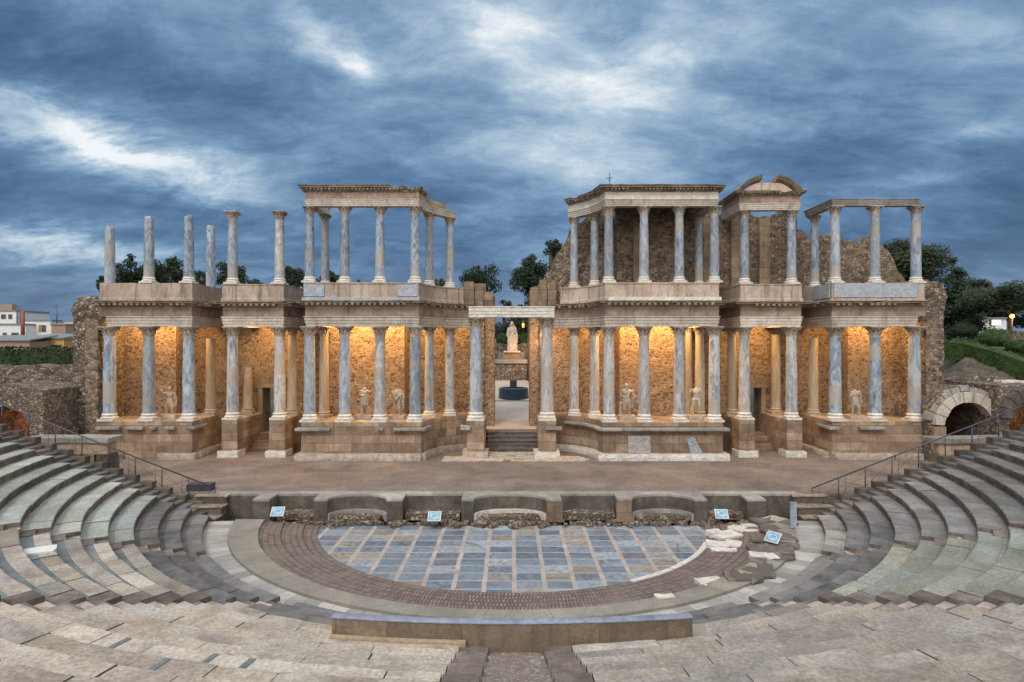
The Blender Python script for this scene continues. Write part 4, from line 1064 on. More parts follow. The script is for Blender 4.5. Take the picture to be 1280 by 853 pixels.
# ------------------------------------------------------------------ orchestra
def circ(c, r, n=72, ylim=29.4):
    a = math.acos(max(-1, min(1, (c-ylim)/r)))
    return [(r*math.sin(-a+2*a*i/n), c-r*math.cos(-a+2*a*i/n)) for i in range(n+1)]
ASP, YC, R0, RA, RB, Z0, YE, XC = .927, 33.97, 14.924, .795, .311, .515, 29.38, .08
def ell(r, th): return Vector((XC+r*math.sin(th), YC-r*math.cos(th)/ASP))
def ellc(r, n=72, ylim=29.4):
    a = math.acos((YC-ylim)*ASP/r)
    return [tuple(ell(r, -a+2*a*i/n)) for i in range(n+1)]
def ring(name, ins, outs, z, zl, mat, seed=0, amp=.0):
    b = MB(); n = len(ins); v = []; f = []; uv = []
    u = [0]
    for i in range(1, n): u.append(u[-1]+(Vector(outs[i])-Vector(outs[i-1])).length)
    for i in range(n):
        a, c = Vector(ins[i]), Vector(outs[i]); j = NZ((a.x, a.y, 0), .9, seed)*amp
        v += [(a.x, a.y, zl), (a.x, a.y, z+j), (c.x, c.y, z+j), (c.x, c.y, zl)]
    for i in range(n-1):
        p, q = 4*i, 4*i+4; w = (Vector(outs[i])-Vector(ins[i])).length
        f += [(p, p+1, q+1, q), (p+1, p+2, q+2, q+1), (p+2, p+3, q+3, q+2)]
        uv += [((u[i], -.15), (u[i], 0), (u[i+1], 0), (u[i+1], -.15)), ((u[i], 0), (u[i], w), (u[i+1], w), (u[i+1], 0)), ((u[i], w), (u[i], w+.3), (u[i+1], w+.3), (u[i+1], w))]
    f += [(0, 1, 2, 3), (4*n-4, 4*n-3, 4*n-2, 4*n-1)]; uv += [None, None]
    b.add(v, f, uv); return struct(name, b, mat)
C1, C2, C3, C4, C5 = circ(30.5, 9.08), circ(30.8, 9.8), circ(31.05, 10.8), circ(31.3, 11.8), circ(32.1, 13.3)
b = MB(); pts = circ(30.5, 9.1); b.add([(x, y, 0) for x, y in pts], [list(range(len(pts)))]); struct('orchestra_floor', b, M['orch'])
ring('brick_pavement', C1, C2, .055, -.1, M['brick'], 1, .01)
ring('brick_pavement', C2, C3, .12, -.1, M['brick'], 2, .02)
ring('brick_pavement', C3, C4, .19, -.1, M['brick'], 3, .03)
ring('slab_pavement', C4, C5, .31, -.1, M['greypad'], 4, .01)
ring('paving_ring', C5, ellc(R0+.1), .22, -.1, M['paving'], 5, .015)

# fallen marble
def slab(px, py, w, d, h, rot, lab, mat='white', z=.1, cat='marble block', seed=0, tilt=0.0):
    Y = FPX*(EYE-z)/(py-427); x = (px-640)*Y/FPX
    b = MB(); b.chunk(x-w/2, x+w/2, Y-d/2, Y+d/2, z-.12, z+h, .04, 3, seed+px, rot, tilt, .05)
    return single('marble_block', b, M[mat], lab, cat, 'fallen marble pieces in the orchestra', (x, Y, z))
slab(889, 730, 1.0, .7, .1, .3, 'large pale cracked slab lying on the brick paving near the parapet', z=.2)
slab(831, 748, .62, .32, .1, .15, 'small white slab nearest the parapet', z=.26)
slab(948, 696, .7, .5, .1, -.2, 'flat white slab pointing to the steps of the right seating', z=.25)
slab(963, 698, .5, .6, .1, .1, 'square white slab touching a flat white slab', z=.25)
slab(943, 660, 1.2, .45, .12, 0., 'long white moulding block at the right end of the stage-front wall', z=.1)
slab(942, 666, 1.25, .3, .1, 0., 'narrow white moulding block lying in front of a longer one', z=.12)
slab(968, 655, .8, .8, .25, .6, 'grey stone block behind the tilted information board', 'capstone', z=.1)
slab(908, 672, 1.2, .9, .14, .4, 'jagged white marble slab at the right tip of the orchestra floor', z=.05)
slab(897, 683, .9, .7, .12, -.3, 'jagged white marble slab in the middle of the broken pile', z=.05)
slab(916, 683, .8, .8, .12, .9, 'tilted white marble slab on the right edge of the broken pile', z=.05)
slab(893, 670, .7, .6, .2, .2, 'thick broken marble lump on the left of the broken pile', z=.05)
slab(905, 690, 1.1, .4, .1, -.1, 'thin white marble strip in front of the broken pile', z=.06)
slab(921, 664, .6, .7, .16, .7, 'small broken marble lump behind the pile by the long moulding blocks', z=.05)
# white kerb along the right part of the floor
b = MB(); seg = [(9.1*math.sin(a), 30.5-9.1*math.cos(a)) for a in [R(28+38*i/14) for i in range(15)]]
b.sweep(seg, [(-.08, -.02), (-.08, .075), (.14, .08), (.14, -.02)], .025, 4)
single('marble_kerb', b, M['white'], 'curved white marble kerb edging the right side of the orchestra floor', 'kerb')
# broken grey slabs on the right part of the ring
r4 = random.Random(21); brk = MB()
for i in range(26):
    a = R(r4.uniform(38, 78)); rr = r4.uniform(11.9, 13.2); x, y = rr*math.sin(a), 31.9-rr*math.cos(a)
    brk.chunk(x-r4.uniform(.3, .7), x+r4.uniform(.2, .5), y-.28, y+.28, .25, .31+r4.uniform(.01, .05), .02, 2, i, r4.uniform(0, 3), r4.uniform(-.03, .03))
tag(brk.build('slab_rubble', M['greypad']), kind='stuff', label='broken grey paving slabs on the right side of the orchestra ring', cat='rubble')

# information boards
def board(px, py, z, lab, w=.6, d=.5, rot=0., tilt=.75, h=.5):
    Y = FPX*(EYE-z-h)/(py-427); x = (px-640)*Y/FPX
    t = thing('information_board', lab, 'sign', (x, Y, z), 'information boards'); t.rotation_euler = (0, 0, rot)
    p = MB(); p.box(-w/2, w/2, -d/2, d/2, -.025, 0); 
    f = MB(); f.box(-w/2+.03, w/2-.03, -d/2+.03, d/2-.03, .002, .008)
    pl = MB(); pl.box(-w/2, w/2, -d/2, d/2, -.03, 0)
    for mb in (pl, f):
        me = None
    o = bpy.data.objects.new('backing', meshof(pl, 'backing', M['paintwhite'])); COL.objects.link(o); o.parent = t; o.location = (0, 0, h); o.rotation_euler = (tilt, 0, 0)
    q = bpy.data.objects.new('printed_panel', meshof(f, 'printed_panel', M['print'])); COL.objects.link(q); q.parent = o
    for sx in (-1, 1):
        l = MB(); l.tube([(sx*w*.3, .05, 0), (sx*w*.3, .05, h-.02)], .025, 6)
        g = bpy.data.objects.new('leg', meshof(l, 'leg', M['antenna'])); COL.objects.link(g); g.parent = t
board(347, 640, .2, 'tilted blue information board left of the curved niches', rot=.1)
board(543, 646, .1, 'tilted blue information board between the left and middle niches')
board(902, 643, .1, 'tilted blue information board at the right square recess', rot=-.1)
board(966, 672, .3, 'blue information board turned sideways on the broken paving ring', rot=-.9, w=.6, d=.5, h=.3)
t = thing('upright_panel', 'narrow pale upright panel standing on the ring by the right steps', 'sign', (12.55, 27.9, .25))
b = MB(); b.box(12.44, 12.72, 27.86, 27.94, .35, 1.5); b.build('panel', M['panelblue'], t)
b = MB(); b.tube([(12.58, 27.9, .2), (12.58, 27.9, .4)], .05, 8); b.build('foot', M['antenna'], t)

# ------------------------------------------------------------------ seating
TH1, TH2 = R(28.6), R(52.1)
def seat_profile(k, deep=.58):
    z = Z0+RB*k; r = R0+RA*k; zl = z-RB-.25 if k else -.1
    return [(r+.03, zl), (r+.03, z-.17), (r, z-.15), (r, z-.025), (r+.025, z), (r+deep, z), (r+deep+.02, z-.022), (r+RA+.04, z-.022)]
def arc_row(mb, k, th0, th1, two=True, seed=0, deep=.58):
    """One stone row between two angles; th may be functions of r."""
    pr = seat_profile(k, deep); r = R0+RA*k; m = len(pr)
    f0 = th0 if callable(th0) else (lambda q: th0); f1 = th1 if callable(th1) else (lambda q: th1)
    cum = [0]
    for a, c in zip(pr, pr[1:]): cum.append(cum[-1]+math.hypot(c[0]-a[0], c[1]-a[1]))
    rg = random.Random(k*131+seed*17+3); L = abs(f1(r)-f0(r))*r
    cuts = [0.]
    while cuts[-1] < L-1.5: cuts.append(cuts[-1]+rg.uniform(1.0, 2.7))
    if L-cuts[-1] < .7 and len(cuts) > 1: cuts.pop()
    cuts.append(L)
    for bi, (s0, s1) in enumerate(zip(cuts, cuts[1:])):
        n = max(2, int((s1-s0)/.26)); v = []; f = []; uv = []; mi = []
        dz = rg.uniform(-.018, .014); dr = rg.uniform(-.022, .02); tl = rg.uniform(-.008, .008)
        gap = .009 if L > .9 else 0
        for i in range(n+1):
            ss = s0+gap+(s1-s0-2*gap)*i/n; t = ss/L
            end = min(ss-s0, s1-ss)
            for j, (q, z) in enumerate(pr):
                th = f0(q)+(f1(q)-f0(q))*t
                p = ell(q+(dr if j < 5 else 0), th)
                w = NZ((p.x, p.y, z), 2.2, seed+k); w2 = NZ((p.x, p.y, z), 6., seed+k)
                zz = z+dz*(j > 1)+tl*(2*i/n-1)*(j > 1)
                if j in (3, 4):
                    zz += w*.012
                    if w2 > .25: zz -= (w2-.25)*.07
                    if end < .12: zz -= .012+.02*max(0, w)
                v.append((p.x+w*.012, p.y+w2*.006, zz))
        u = lambda x: 100.*(bi+1)+x
        for i in range(n):
            for j in range(m-1):
                a = i*m+j; c = a+m; f.append((a, a+1, c+1, c))
                u0 = (s1-s0)*i/n; u1 = (s1-s0)*(i+1)/n
                uv.append(((u(u0), cum[j]), (u(u0), cum[j+1]), (u(u1), cum[j+1]), (u(u1), cum[j])))
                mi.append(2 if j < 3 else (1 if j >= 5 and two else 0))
        for i, sq in ((0, s0), (n, s1)):
            a = i*m; q = ell(pr[-1][0], f0(pr[-1][0])+(f1(pr[-1][0])-f0(pr[-1][0]))*sq/L)
            k2 = len(v); v.append((q.x, q.y, pr[0][1])); f.append([a+jj for jj in range(m)]+[k2]); uv.append(None); mi.append(2)
        mb.add(v, f, uv, mi)
def tread_mat(wedge, k):
    if k == 0: return 'coping' if wedge in (4, 5) else 'seat_grey'
    if k in (1, 2): return 'granite'
    return {0: 'seat_pale', 1: 'seat_buff', 2: 'seat_tan', 3: 'seat_mixed', 4: 'seat_green', 5: 'seat_grey'}[wedge]
HW = {0: .6, 1: .42, 2: .42}     # half widths of the stairways
def aft(th, hw): return lambda r: th+hw/r
def endth(s): return lambda r: s*math.acos((YC-YE)*ASP/r)
def eb(th, hw, s):               # a stairway edge seen from the wedge on side s
    return lambda r: th+s*hw/r
BL = .62                         # length of the dark end blocks
WEDGES = [
    (0, 'far left seating wedge of pale greenish stone rows below the left handrail', endth(-1), eb(-TH2, HW[2], -1), 14),
    (1, 'left middle seating wedge of buff stone rows with blue-grey gutters', eb(-TH2, HW[2], 1), eb(-TH1, HW[1], -1), 17),
    (2, 'light tan seating wedge left of the central stairway in the foreground', eb(-TH1, HW[1], 1), eb(0, HW[0], -1), 20),
    (3, 'greyish seating wedge right of the central stairway in the foreground', eb(0, HW[0], 1), eb(TH1, HW[1], -1), 20),
    (4, 'right middle seating wedge of green-stained stone rows', eb(TH1, HW[1], 1), eb(TH2, HW[2], -1), 17),
    (5, 'far right seating wedge of dark grey stone rows below the right handrail', eb(TH2, HW[2], 1), endth(1), 14)]
def shift(fn, d): return lambda r: fn(r)+d/r
for wi, lab, t0, t1, nk in WEDGES:
    mid = ell(22, (t0(22)+t1(22))/2)
    t = thing('seating_wedge', lab, 'seating', (mid.x, mid.y, 0), 'wedges of stone seating')
    for k in range(nk):
        b = MB()
        # foreground wedges and the middle ones end in dark blocks at the stairways
        a0 = shift(t0, BL) if wi in (2, 3, 4) and k > 2 and not (wi == 2) else t0
        a1 = shift(t1, -BL) if wi in (1, 2, 3) and k > 2 and not (wi == 3) else t1
        arc_row(b, k, a0, a1, True, wi, .45 if wi == 1 and k > 2 else .6)
        wet = 'wet' if wi == 1 and k > 2 else tread_mat(wi, k)
        b.build('seat_row', [M[tread_mat(wi, k)], M[wet], M['riser']], t)
        if a0 is not t0:
            b = MB(); arc_row(b, k, t0, shift(t0, BL-.015), False, wi+20); b.build('end_block', [M['stepblock'], M['stepblock'], M['riser']], t)
        if a1 is not t1:
            b = MB(); arc_row(b, k, shift(t1, -BL+.015), t1, False, wi+30); b.build('end_block', [M['stepblock'], M['stepblock'], M['riser']], t)
# stairways: two steps to each row
def stair(th, hw, nk, lab, mat, matlow):
    p = ell(R0, th); t = thing('stairway', lab, 'stairway', (p.x, p.y, 0), 'stairways between the seating wedges')
    for k in range(nk):
        r = R0+RA*k; z = Z0+RB*k
        for (ra, rb, zz, mt) in ((r-.0, r+.4, z-.155, matlow), (r+.4, r+RA, z-.004, mat)):
            b = MB(); v = []
            for q in (ra, rb):
                for s in (-1, 0, 1):
                    e = ell(q, th+s*(hw-.01)/q)
                    for zq in (zz-.5, zz): v.append((e.x, e.y, zq+(NZ((e.x, e.y, zz), 2, 3)*.015 if zq == zz else 0)))
            # order: [ra: s-1(lo,hi), s0, s1][rb ...]
            f = [(1, 3, 9, 7), (3, 5, 11, 9), (0, 1, 3, 2), (2, 3, 5, 4), (6, 7, 9, 8), (8, 9, 11, 10), (0, 6, 7, 1), (4, 5, 11, 10), (0, 2, 8, 6), (2, 4, 10, 8)]
            b.add(v, f); b.build('step', M[mt], t)
stair(0, HW[0], 20, 'wide central stairway of pebbly steps behind the parapet', 'pebble', 'pebble')
stair(-TH1, HW[1], 19, 'stairway of dark blocks between the light tan and buff seating', 'stepblock', 'capstone')
stair(TH1, HW[1], 19, 'stairway of dark blocks between the greyish and green-stained seating', 'stepblock', 'capstone')
stair(-TH2, HW[2], 15, 'stairway with dark notches between the pale greenish and buff seating', 'stepblock', 'paving')
stair(TH2, HW[2], 15, 'stairway with dark notches between the dark grey and green-stained seating', 'stepblock', 'paving')
for s in (-1, 1):
    t = thing('stairway', 'dark end stairway running down beside the '+SIDE[s]+' handrail', 'stairway', (s*14.5, 30, 0), 'end stairways beside the handrails')
    for k in range(14):
        z = Z0+RB*k; dx = math.sqrt((R0+RA*k)**2-((YC-YE)*ASP)**2); dn = math.sqrt((R0+RA*(k+1))**2-((YC-YE)*ASP)**2); mdx = (dx+dn)/2
        for (xa, xb, zz, y1) in ((dx, mdx, z-.155, 30.35), (mdx, dn, z, 30.35)):
            b = MB(); a = sorted((XC+s*xa, XC+s*xb)); b.chunk(a[0], a[1]-.0, YE+.01, y1, zz-.6, zz, .015, 2, k*3+s+xa); b.build('step', M['granite'] if k % 2 else M['stepblock'], t)
        b = MB(); a = sorted((XC+s*dx, XC+s*dn)); b.chunk(a[0], a[1], 30.36, 30.75, z-1.2, z+.06, .03, 2, k+s*7); b.build('kerb_block', M['concrete'], t)
for k in range(3, 14):
    zz = Z0+RB*k; yy = FPX*(EYE-zz)/(690-427); xx = (48-640)/FPX*yy
    if R0+RA*k <= math.hypot(xx-XC, (YC-yy)*ASP) < R0+RA*(k+1): break
white = MB(); white.chunk(xx-.42, xx+.42, yy-.3, yy+.3, zz-.03, zz+.035, .06, 3, 2, .5)
single('white_slab', white, M['paintwhite'], 'white irregular slab fragment lying on a buff seat row', 'marble block')
# damp open joints in the foreground seats
tan_w = [o for o in bpy.data.objects if o.get('category') == 'seating' and 'light tan' in o['label']][0]
for qx, qy in ((22, 843), (64, 838), (112, 824), (176, 846), (243, 838), (290, 846)):
    for k in range(3, 20):
        zz = Z0+RB*k; yy = FPX*(EYE-zz)/(qy-427); xx = (qx-640)/FPX*yy; rr = math.hypot(xx-XC, (YC-yy)*ASP)
        if R0+RA*k <= rr < R0+RA*(k+1):
            th = math.atan2(xx-XC, (YC-yy)*ASP); b = MB(); v = []
            for q in (R0+RA*k+.06, R0+RA*k+.62):
                for e_ in (-.06, .06):
                    p = ell(q, th+e_/q); v += [(p.x, p.y, zz-.05), (p.x, p.y, zz+.006)]
            b.add(v, [(1, 3, 7, 5), (0, 1, 5, 4), (2, 3, 7, 6), (0, 1, 3, 2), (4, 5, 7, 6)]); b.build('damp_joint', M['wet'], tan_w); break
# the curved parapet
t = thing('curved_parapet', 'low curved stone parapet with pale blue coping facing the orchestra', 'parapet', (0, 14.2, 1.7))
aa = 4.06
pts = [(-aa+2*aa*i/24, 13.74+.3*((-aa+2*aa*i/24)/aa)**2) for i in range(25)][::1]
b = MB(); b.sweep(pts, [(0, 1.6), (0, 2.46), (-.2, 2.46), (-.2, 1.6)], .012, 2); b.build('wall', M['balteus'], t)
b = MB(); b.sweep(pts, [(.012, 2.46), (.012, 2.48), (-.03, 2.51), (-.08, 2.52), (-.14, 2.52), (-.19, 2.51), (-.22, 2.48), (-.215, 2.46)], .008, 3); b.build('coping', M['balcap'], t)
pts = [(x, y-.12) for x, y in pts if x < -.95]
b = MB(); b.sweep(pts, [(.06, 1.9), (.06, 2.12), (-.1, 2.12), (-.1, 1.9)], .008, 5); b.build('footing', M['ledge'], t)

# handrails
def handrail(s):
    Y = 30.85
    pt = lambda q: Vector((XC+s*(14.75+q), Y, 1.42+.391*q))
    t = thing('handrail', 'dark metal handrail with thin wires along the '+SIDE[s]+' end of the seating', 'handrail', (s*15, Y, .5), 'handrails at the ends of the seating')
    L = 14.5
    b = MB(); b.tube([pt(0), pt(L)], .035, 8); b.build('top_rail', M['rail'], t)
    n = 11
    for i in range(n+1):
        q = L*i/n; p = pt(q)
        b = MB(); b.tube([p-Vector((0, 0, 1.15)), p], .026, 6); b.build('post', M['rail'], t)
    for i in range(n):
        q0, q1 = L*i/n, L*(i+1)/n; a, c = pt(q0), pt(q1)
        b = MB()
        b.tube([a-Vector((0, 0, .12)), c-Vector((0, 0, .95))], .008, 4); b.tube([a-Vector((0, 0, .95)), c-Vector((0, 0, .12))], .008, 4)
        b.tube([a-Vector((0, 0, .5)), c-Vector((0, 0, .5))], .006, 4)
        b.tube([a.lerp(c, .25)-Vector((0, 0, 1.05)), a.lerp(c, .25)-Vector((0, 0, .1))], .01, 4)
        b.build('wire_infill', M['wire'], t)
handrail(-1); handrail(1)

# ------------------------------------------------------------------ side entrances
def slab_gate(s):
    """Stone lintel slab on posts at the mouth of the side passage."""
    t = thing('passage_gate', 'weathered stone slab on posts over the side passage at the '+SIDE[s]+' of the stage', 'gate', (s*21.8, 33, ZS), 'side passage gates')
    if s < 0:
        b = MB(); b.chunk(-25.6, -21.1, 32.6, 33.9, 3.35, 3.62, .06, 4, 2, .0); b.build('slab', M['coping'], t)
        b = MB(); b.chunk(-25.4, -21.2, 32.7, 33.5, 2.75, 3.36, .03, 4, 5); b.build('lintel', M['ledge'], t)
        b = MB(); b.chunk(-21.75, -21.15, 32.65, 33.6, .9, 2.76, .05, 3, 3); b.build('post', M['concrete'], t)
        b = MB(); b.chunk(-22.5, -21.9, 32.7, 33.3, .9, 2.76, .05, 3, 4); b.build('post', M['pier'], t)
        b = MB(); b.chunk(-25.6, -24.2, 32.8, 33.8, .9, 2.76, .08, 3, 6); b.build('pier', M['rubble_raw'], t)
    else:
        b = MB(); b.chunk(22.2, 27.2, 32.9, 34.0, 3.3, 3.58, .07, 4, 12); b.build('slab', M['coping'], t)
        b = MB(); b.chunk(22.6, 27.2, 33.0, 33.5, 2.65, 3.3, .04, 4, 15); b.build('lintel', M['ledge'], t)
        b = MB(); b.chunk(22.4, 23.2, 32.9, 33.6, .9, 2.66, .03, 3, 13); b.build('post', M['pier'], t)
        b = MB(); b.chunk(25.6, 27.4, 33.1, 34.0, .9, 2.66, .08, 3, 16); b.build('pier', M['rubble_raw'], t)
slab_gate(-1); slab_gate(1)

def arch_ring(mb, c, r0, r1, y0, y1, a0, a1, n, gap=.012, jit=.05, seed=0):
    for i in range(n):
        b0 = a0+(a1-a0)*i/n+gap; b1 = a0+(a1-a0)*(i+1)/n-gap
        ro = r1+NZ((i*2.3, seed, 0), 1.3, seed)*jit*2; ri = r0+NZ((i*1.7, seed+4, 0), 1.3, seed)*jit
        v = []
        for yy in (y0, y1):
            for q, a in ((ri, b0), (ro, b0), (ro, (b0+b1)/2), (ro, b1), (ri, b1), (ri, (b0+b1)/2)):
                v.append((c.x+q*math.cos(a), yy, c.z+q*math.sin(a)))
        mb.add(v, [(0, 1, 2, 3, 4, 5), (11, 10, 9, 8, 7, 6)]+[(j, (j+1) % 6, 6+(j+1) % 6, 6+j) for j in range(6)])
def wall_with_arch(mb, x0, x1, zb, top, c, r, y0, y1, n=18, pointed=0.):
    """Rubble wall face with an arched opening, as columns of quads above the arch and piers beside it."""
    xs = [x0+(x1-x0)*i/40 for i in range(41)]
    for a, b_ in zip(xs, xs[1:]):
        m = (a+b_)/2-c.x
        def under(x):
            d = x-c.x
            if abs(d) >= r: return zb
            h = math.sqrt(r*r-d*d)
            if pointed: h = (r-abs(d))*pointed+.15
            return c.z+h
        za, zc = (under(a), under(b_)) if abs(m) < r else (zb, zb)
        ta, tb = top(a), top(b_)
        jj = lambda x, z: NZ((x, 0, z), 1.5, 3)*.1
        v = [(a, y0+jj(a, za), za), (b_, y0+jj(b_, zc), zc), (b_, y0+jj(b_, tb), tb), (a, y0+jj(a, ta), ta), (a, y1, za), (b_, y1, zc), (b_, y1, tb), (a, y1, ta)]
        mb.add(v, [(0, 1, 2, 3), (7, 6, 5, 4), (0, 4, 5, 1), (3, 2, 6, 7), (0, 3, 7, 4), (1, 5, 6, 2)])
# right: white voussoir arch and its neighbour
YA = 39.2
c1 = PX(1208, 533, YA)
t = thing('stone_arch', 'round arch of white voussoirs beside the right end of the stage building', 'arch', (c1.x, YA, ZS))
b = MB(); arch_ring(b, c1, 1.5, 2.12, YA-.25, YA+.5, R(4), R(178), 9, seed=2); b.build('voussoirs', M['arch'], t)
b = MB(); arch_ring(b, c1, 2.16, 2.45, YA-.05, YA+.5, R(15), R(172), 11, seed=5, jit=.08); b.build('outer_voussoirs', M['coping'], t)
b = MB(); wall_with_arch(b, c1.x-2.3, c1.x+2.6, .9, lambda x: c1.z+max(.2, math.sqrt(max(0, 2.62**2-(x-c1.x)**2))-.15)+.1*NZ((x, 0, 0), 1.2, 2), c1, 1.65, YA+.1, YA+5); b.build('vault', M['rubble_raw'], t)
b = MB(); b.box(c1.x-1.9, c1.x+1.9, YA+4.9, YA+5.3, .9, c1.z+2); b.build('vault_back', M['concrete'], t)
for xa, xb in ((-2.15, -1.4), (1.5, 2.15)):
    b = MB(); b.chunk(c1.x+xa, c1.x+xb, YA-.2, YA+.4, c1.z-2.2, c1.z-.02, .03, 2, xa); b.build('impost', M['pier'], t)
c2 = PX(1288, 524, 38.4)
t = thing('stone_arch', 'grey arch with orange-lit vault at the far right edge behind the seats', 'arch', (c2.x, 38.4, ZS))
b = MB(); arch_ring(b, c2, 1.2, 2.0, 38.1, 38.8, R(5), R(178), 9, seed=9); b.build('voussoirs', M['concrete'], t)
b = MB(); wall_with_arch(b, c2.x-2.0, c2.x+4.5, .9, lambda x: c2.z+2.0+.1*NZ((x, 0, 0), 1.2, 2), c2, 1.35, 38.45, 43); b.build('vault', M['rubble_raw'], t)
b = MB(); b.box(c2.x-1.6, c2.x+1.6, 42.2, 42.5, .9, c2.z+1.6); b.build('vault_back', M['rubble'], t)
# left: ruined passage walls
YL = 41.2
c3 = Vector((PX(68, 0, YL).x, YL, 2.6))
t = thing('ruined_wall', 'dark ruined wall with a pointed niche left of the stage building', 'wall', (c3.x, YL, ZS))
b = MB(); wall_with_arch(b, -35.5, -28.4, .9, lambda x: PX(0, 496, YL).z+.25*NZ((x, 0, 0), 1.1, 2)+.1*NZ((x, 0, 0), 5, 2), c3, .95, YL, YL+3.0, pointed=1.75); b.build('wall', M['rubble_raw'], t)
b = MB(); b.box(c3.x-1.2, c3.x+1.2, YL+2.7, YL+2.95, .9, 5); b.build('niche_back', M['concrete'], t)
c4 = PX(2, 545, 37.5)
t = thing('stone_arch', 'rough orange-lit vault arch at the far left edge behind the seats', 'arch', (c4.x, 37.5, ZS))
b = MB(); wall_with_arch(b, c4.x-4.5, c4.x+2.5, .9, lambda x: PX(0, 482, 37.5).z-.3*abs(x-c4.x)*.4+.25*NZ((x, 0, 0), 1.1, 7), c4, 1.75, 37.5, 41.5); b.build('vault', M['rubble_raw'], t)
b = MB(); b.box(c4.x-2, c4.x+2, 40.6, 40.9, .9, c4.z+2); b.build('vault_back', M['rubble'], t)
t = thing('passage_roof', 'long shed with blue-grey metal roof behind the ruined wall on the left', 'shed', (-34, 44.5, 5))
b = MB(); b.add([PX(28, 488, 44.5)+Vector((0, -.6, -.15)), PX(98, 487, 44.5)+Vector((0, -.6, -.15)), PX(98, 479, 47), PX(28, 479, 47)]+[q-Vector((0, 0, .12)) for q in (PX(28, 488, 44.5)+Vector((0, -.6, -.15)), PX(98, 487, 44.5)+Vector((0, -.6, -.15)), PX(98, 479, 47), PX(28, 479, 47))], [(0, 1, 2, 3), (7, 6, 5, 4), (0, 4, 5, 1), (1, 5, 6, 2), (2, 6, 7, 3), (3, 7, 4, 0)]); b.build('roof', M['roof_blue'], t)
b = MB(); b.box(-34.5, -30.6, 44.3, 46.5, 3.8, 5.35); b.build('wall', M['house_brown'], t)
t = thing('ruined_wall', 'long low dark rubble wall below the clipped hedge on the left', 'wall', (-40, 49, 4))
b = MB(); b.wall([(-52, 49), (-30.5, 49)], 1.5, 2.5, lambda x, y: PX(0, 460, 49).z+.1, .25, .5, .5, 3, .3); b.build('wall', M['rubble_raw'], t)
b = MB(); b.wall([(-52, 46.5), (-34.5, 46.8)], 1.2, 2.5, lambda x, y: PX(0, 474, 46.5).z, .3, .5, .5, 5, .3); b.build('lower_wall', M['rubble_raw'], t)

# ------------------------------------------------------------------ terrain
def sm(a, b, x):
    t_ = max(0, min(1, (x-a)/(b-a))); return t_*t_*(3-2*t_)
def hz(x, y):
    # bowl of the theatre low; court behind rises; garden at right and town at left higher
    z = -.4
    court = 2.3+.0895*max(0, min(y, 95)-45)
    back = court*sm(45.0, 46.2, y)+z*(1-sm(45.0, 46.2, y))
    left = 5.2*sm(47, 56, y); right = sm(41, 62, y)*6.6+sm(62, 110, y)*2.2
    if x < -30: z = max(back*(1-sm(-30, -33, x))+left*sm(-30, -33, x), -.4) if False else back+(left-back)*sm(30, 34, -x)
    elif x > 27: z = back+(right-back)*sm(27.5, 31, x)
    else: z = back
    r = math.hypot(x, (YC-y)*ASP)
    if y < 34: z = max(z, -.4+7.2*sm(33, 40, r))
    elif y < 47 and abs(x) > 36: z = max(z, 5*sm(36, 46, abs(x)))
    return z
b = MB()
xs = sorted(set([-1500, -700, -300, -160, -100, -75]+[-60+1.5*i for i in range(81)]+[75, 100, 160, 300, 700, 1500]))
ys = sorted(set([-1500, -600, -200, -80, -40, -20]+[-8+1.5*i for i in range(90)]+[140, 160, 200, 300, 500, 900, 1600, 2500]))
v = [(x, y, hz(x, y)) for y in ys for x in xs]; nx = len(xs)
b.add(v, [(j*nx+i, j*nx+i+1, (j+1)*nx+i+1, (j+1)*nx+i) for j in range(len(ys)-1) for i in range(nx-1)], sm=True)
struct('ground', b, M['dirt'])
b = MB(); b.add([(-9, 44.9, 2.345), (9, 44.9, 2.345), (12, 80, 2.36+.0895*35), (-12, 80, 2.36+.0895*35)], [(0, 1, 2, 3)]); struct('courtyard_ground', b, M['sand'])

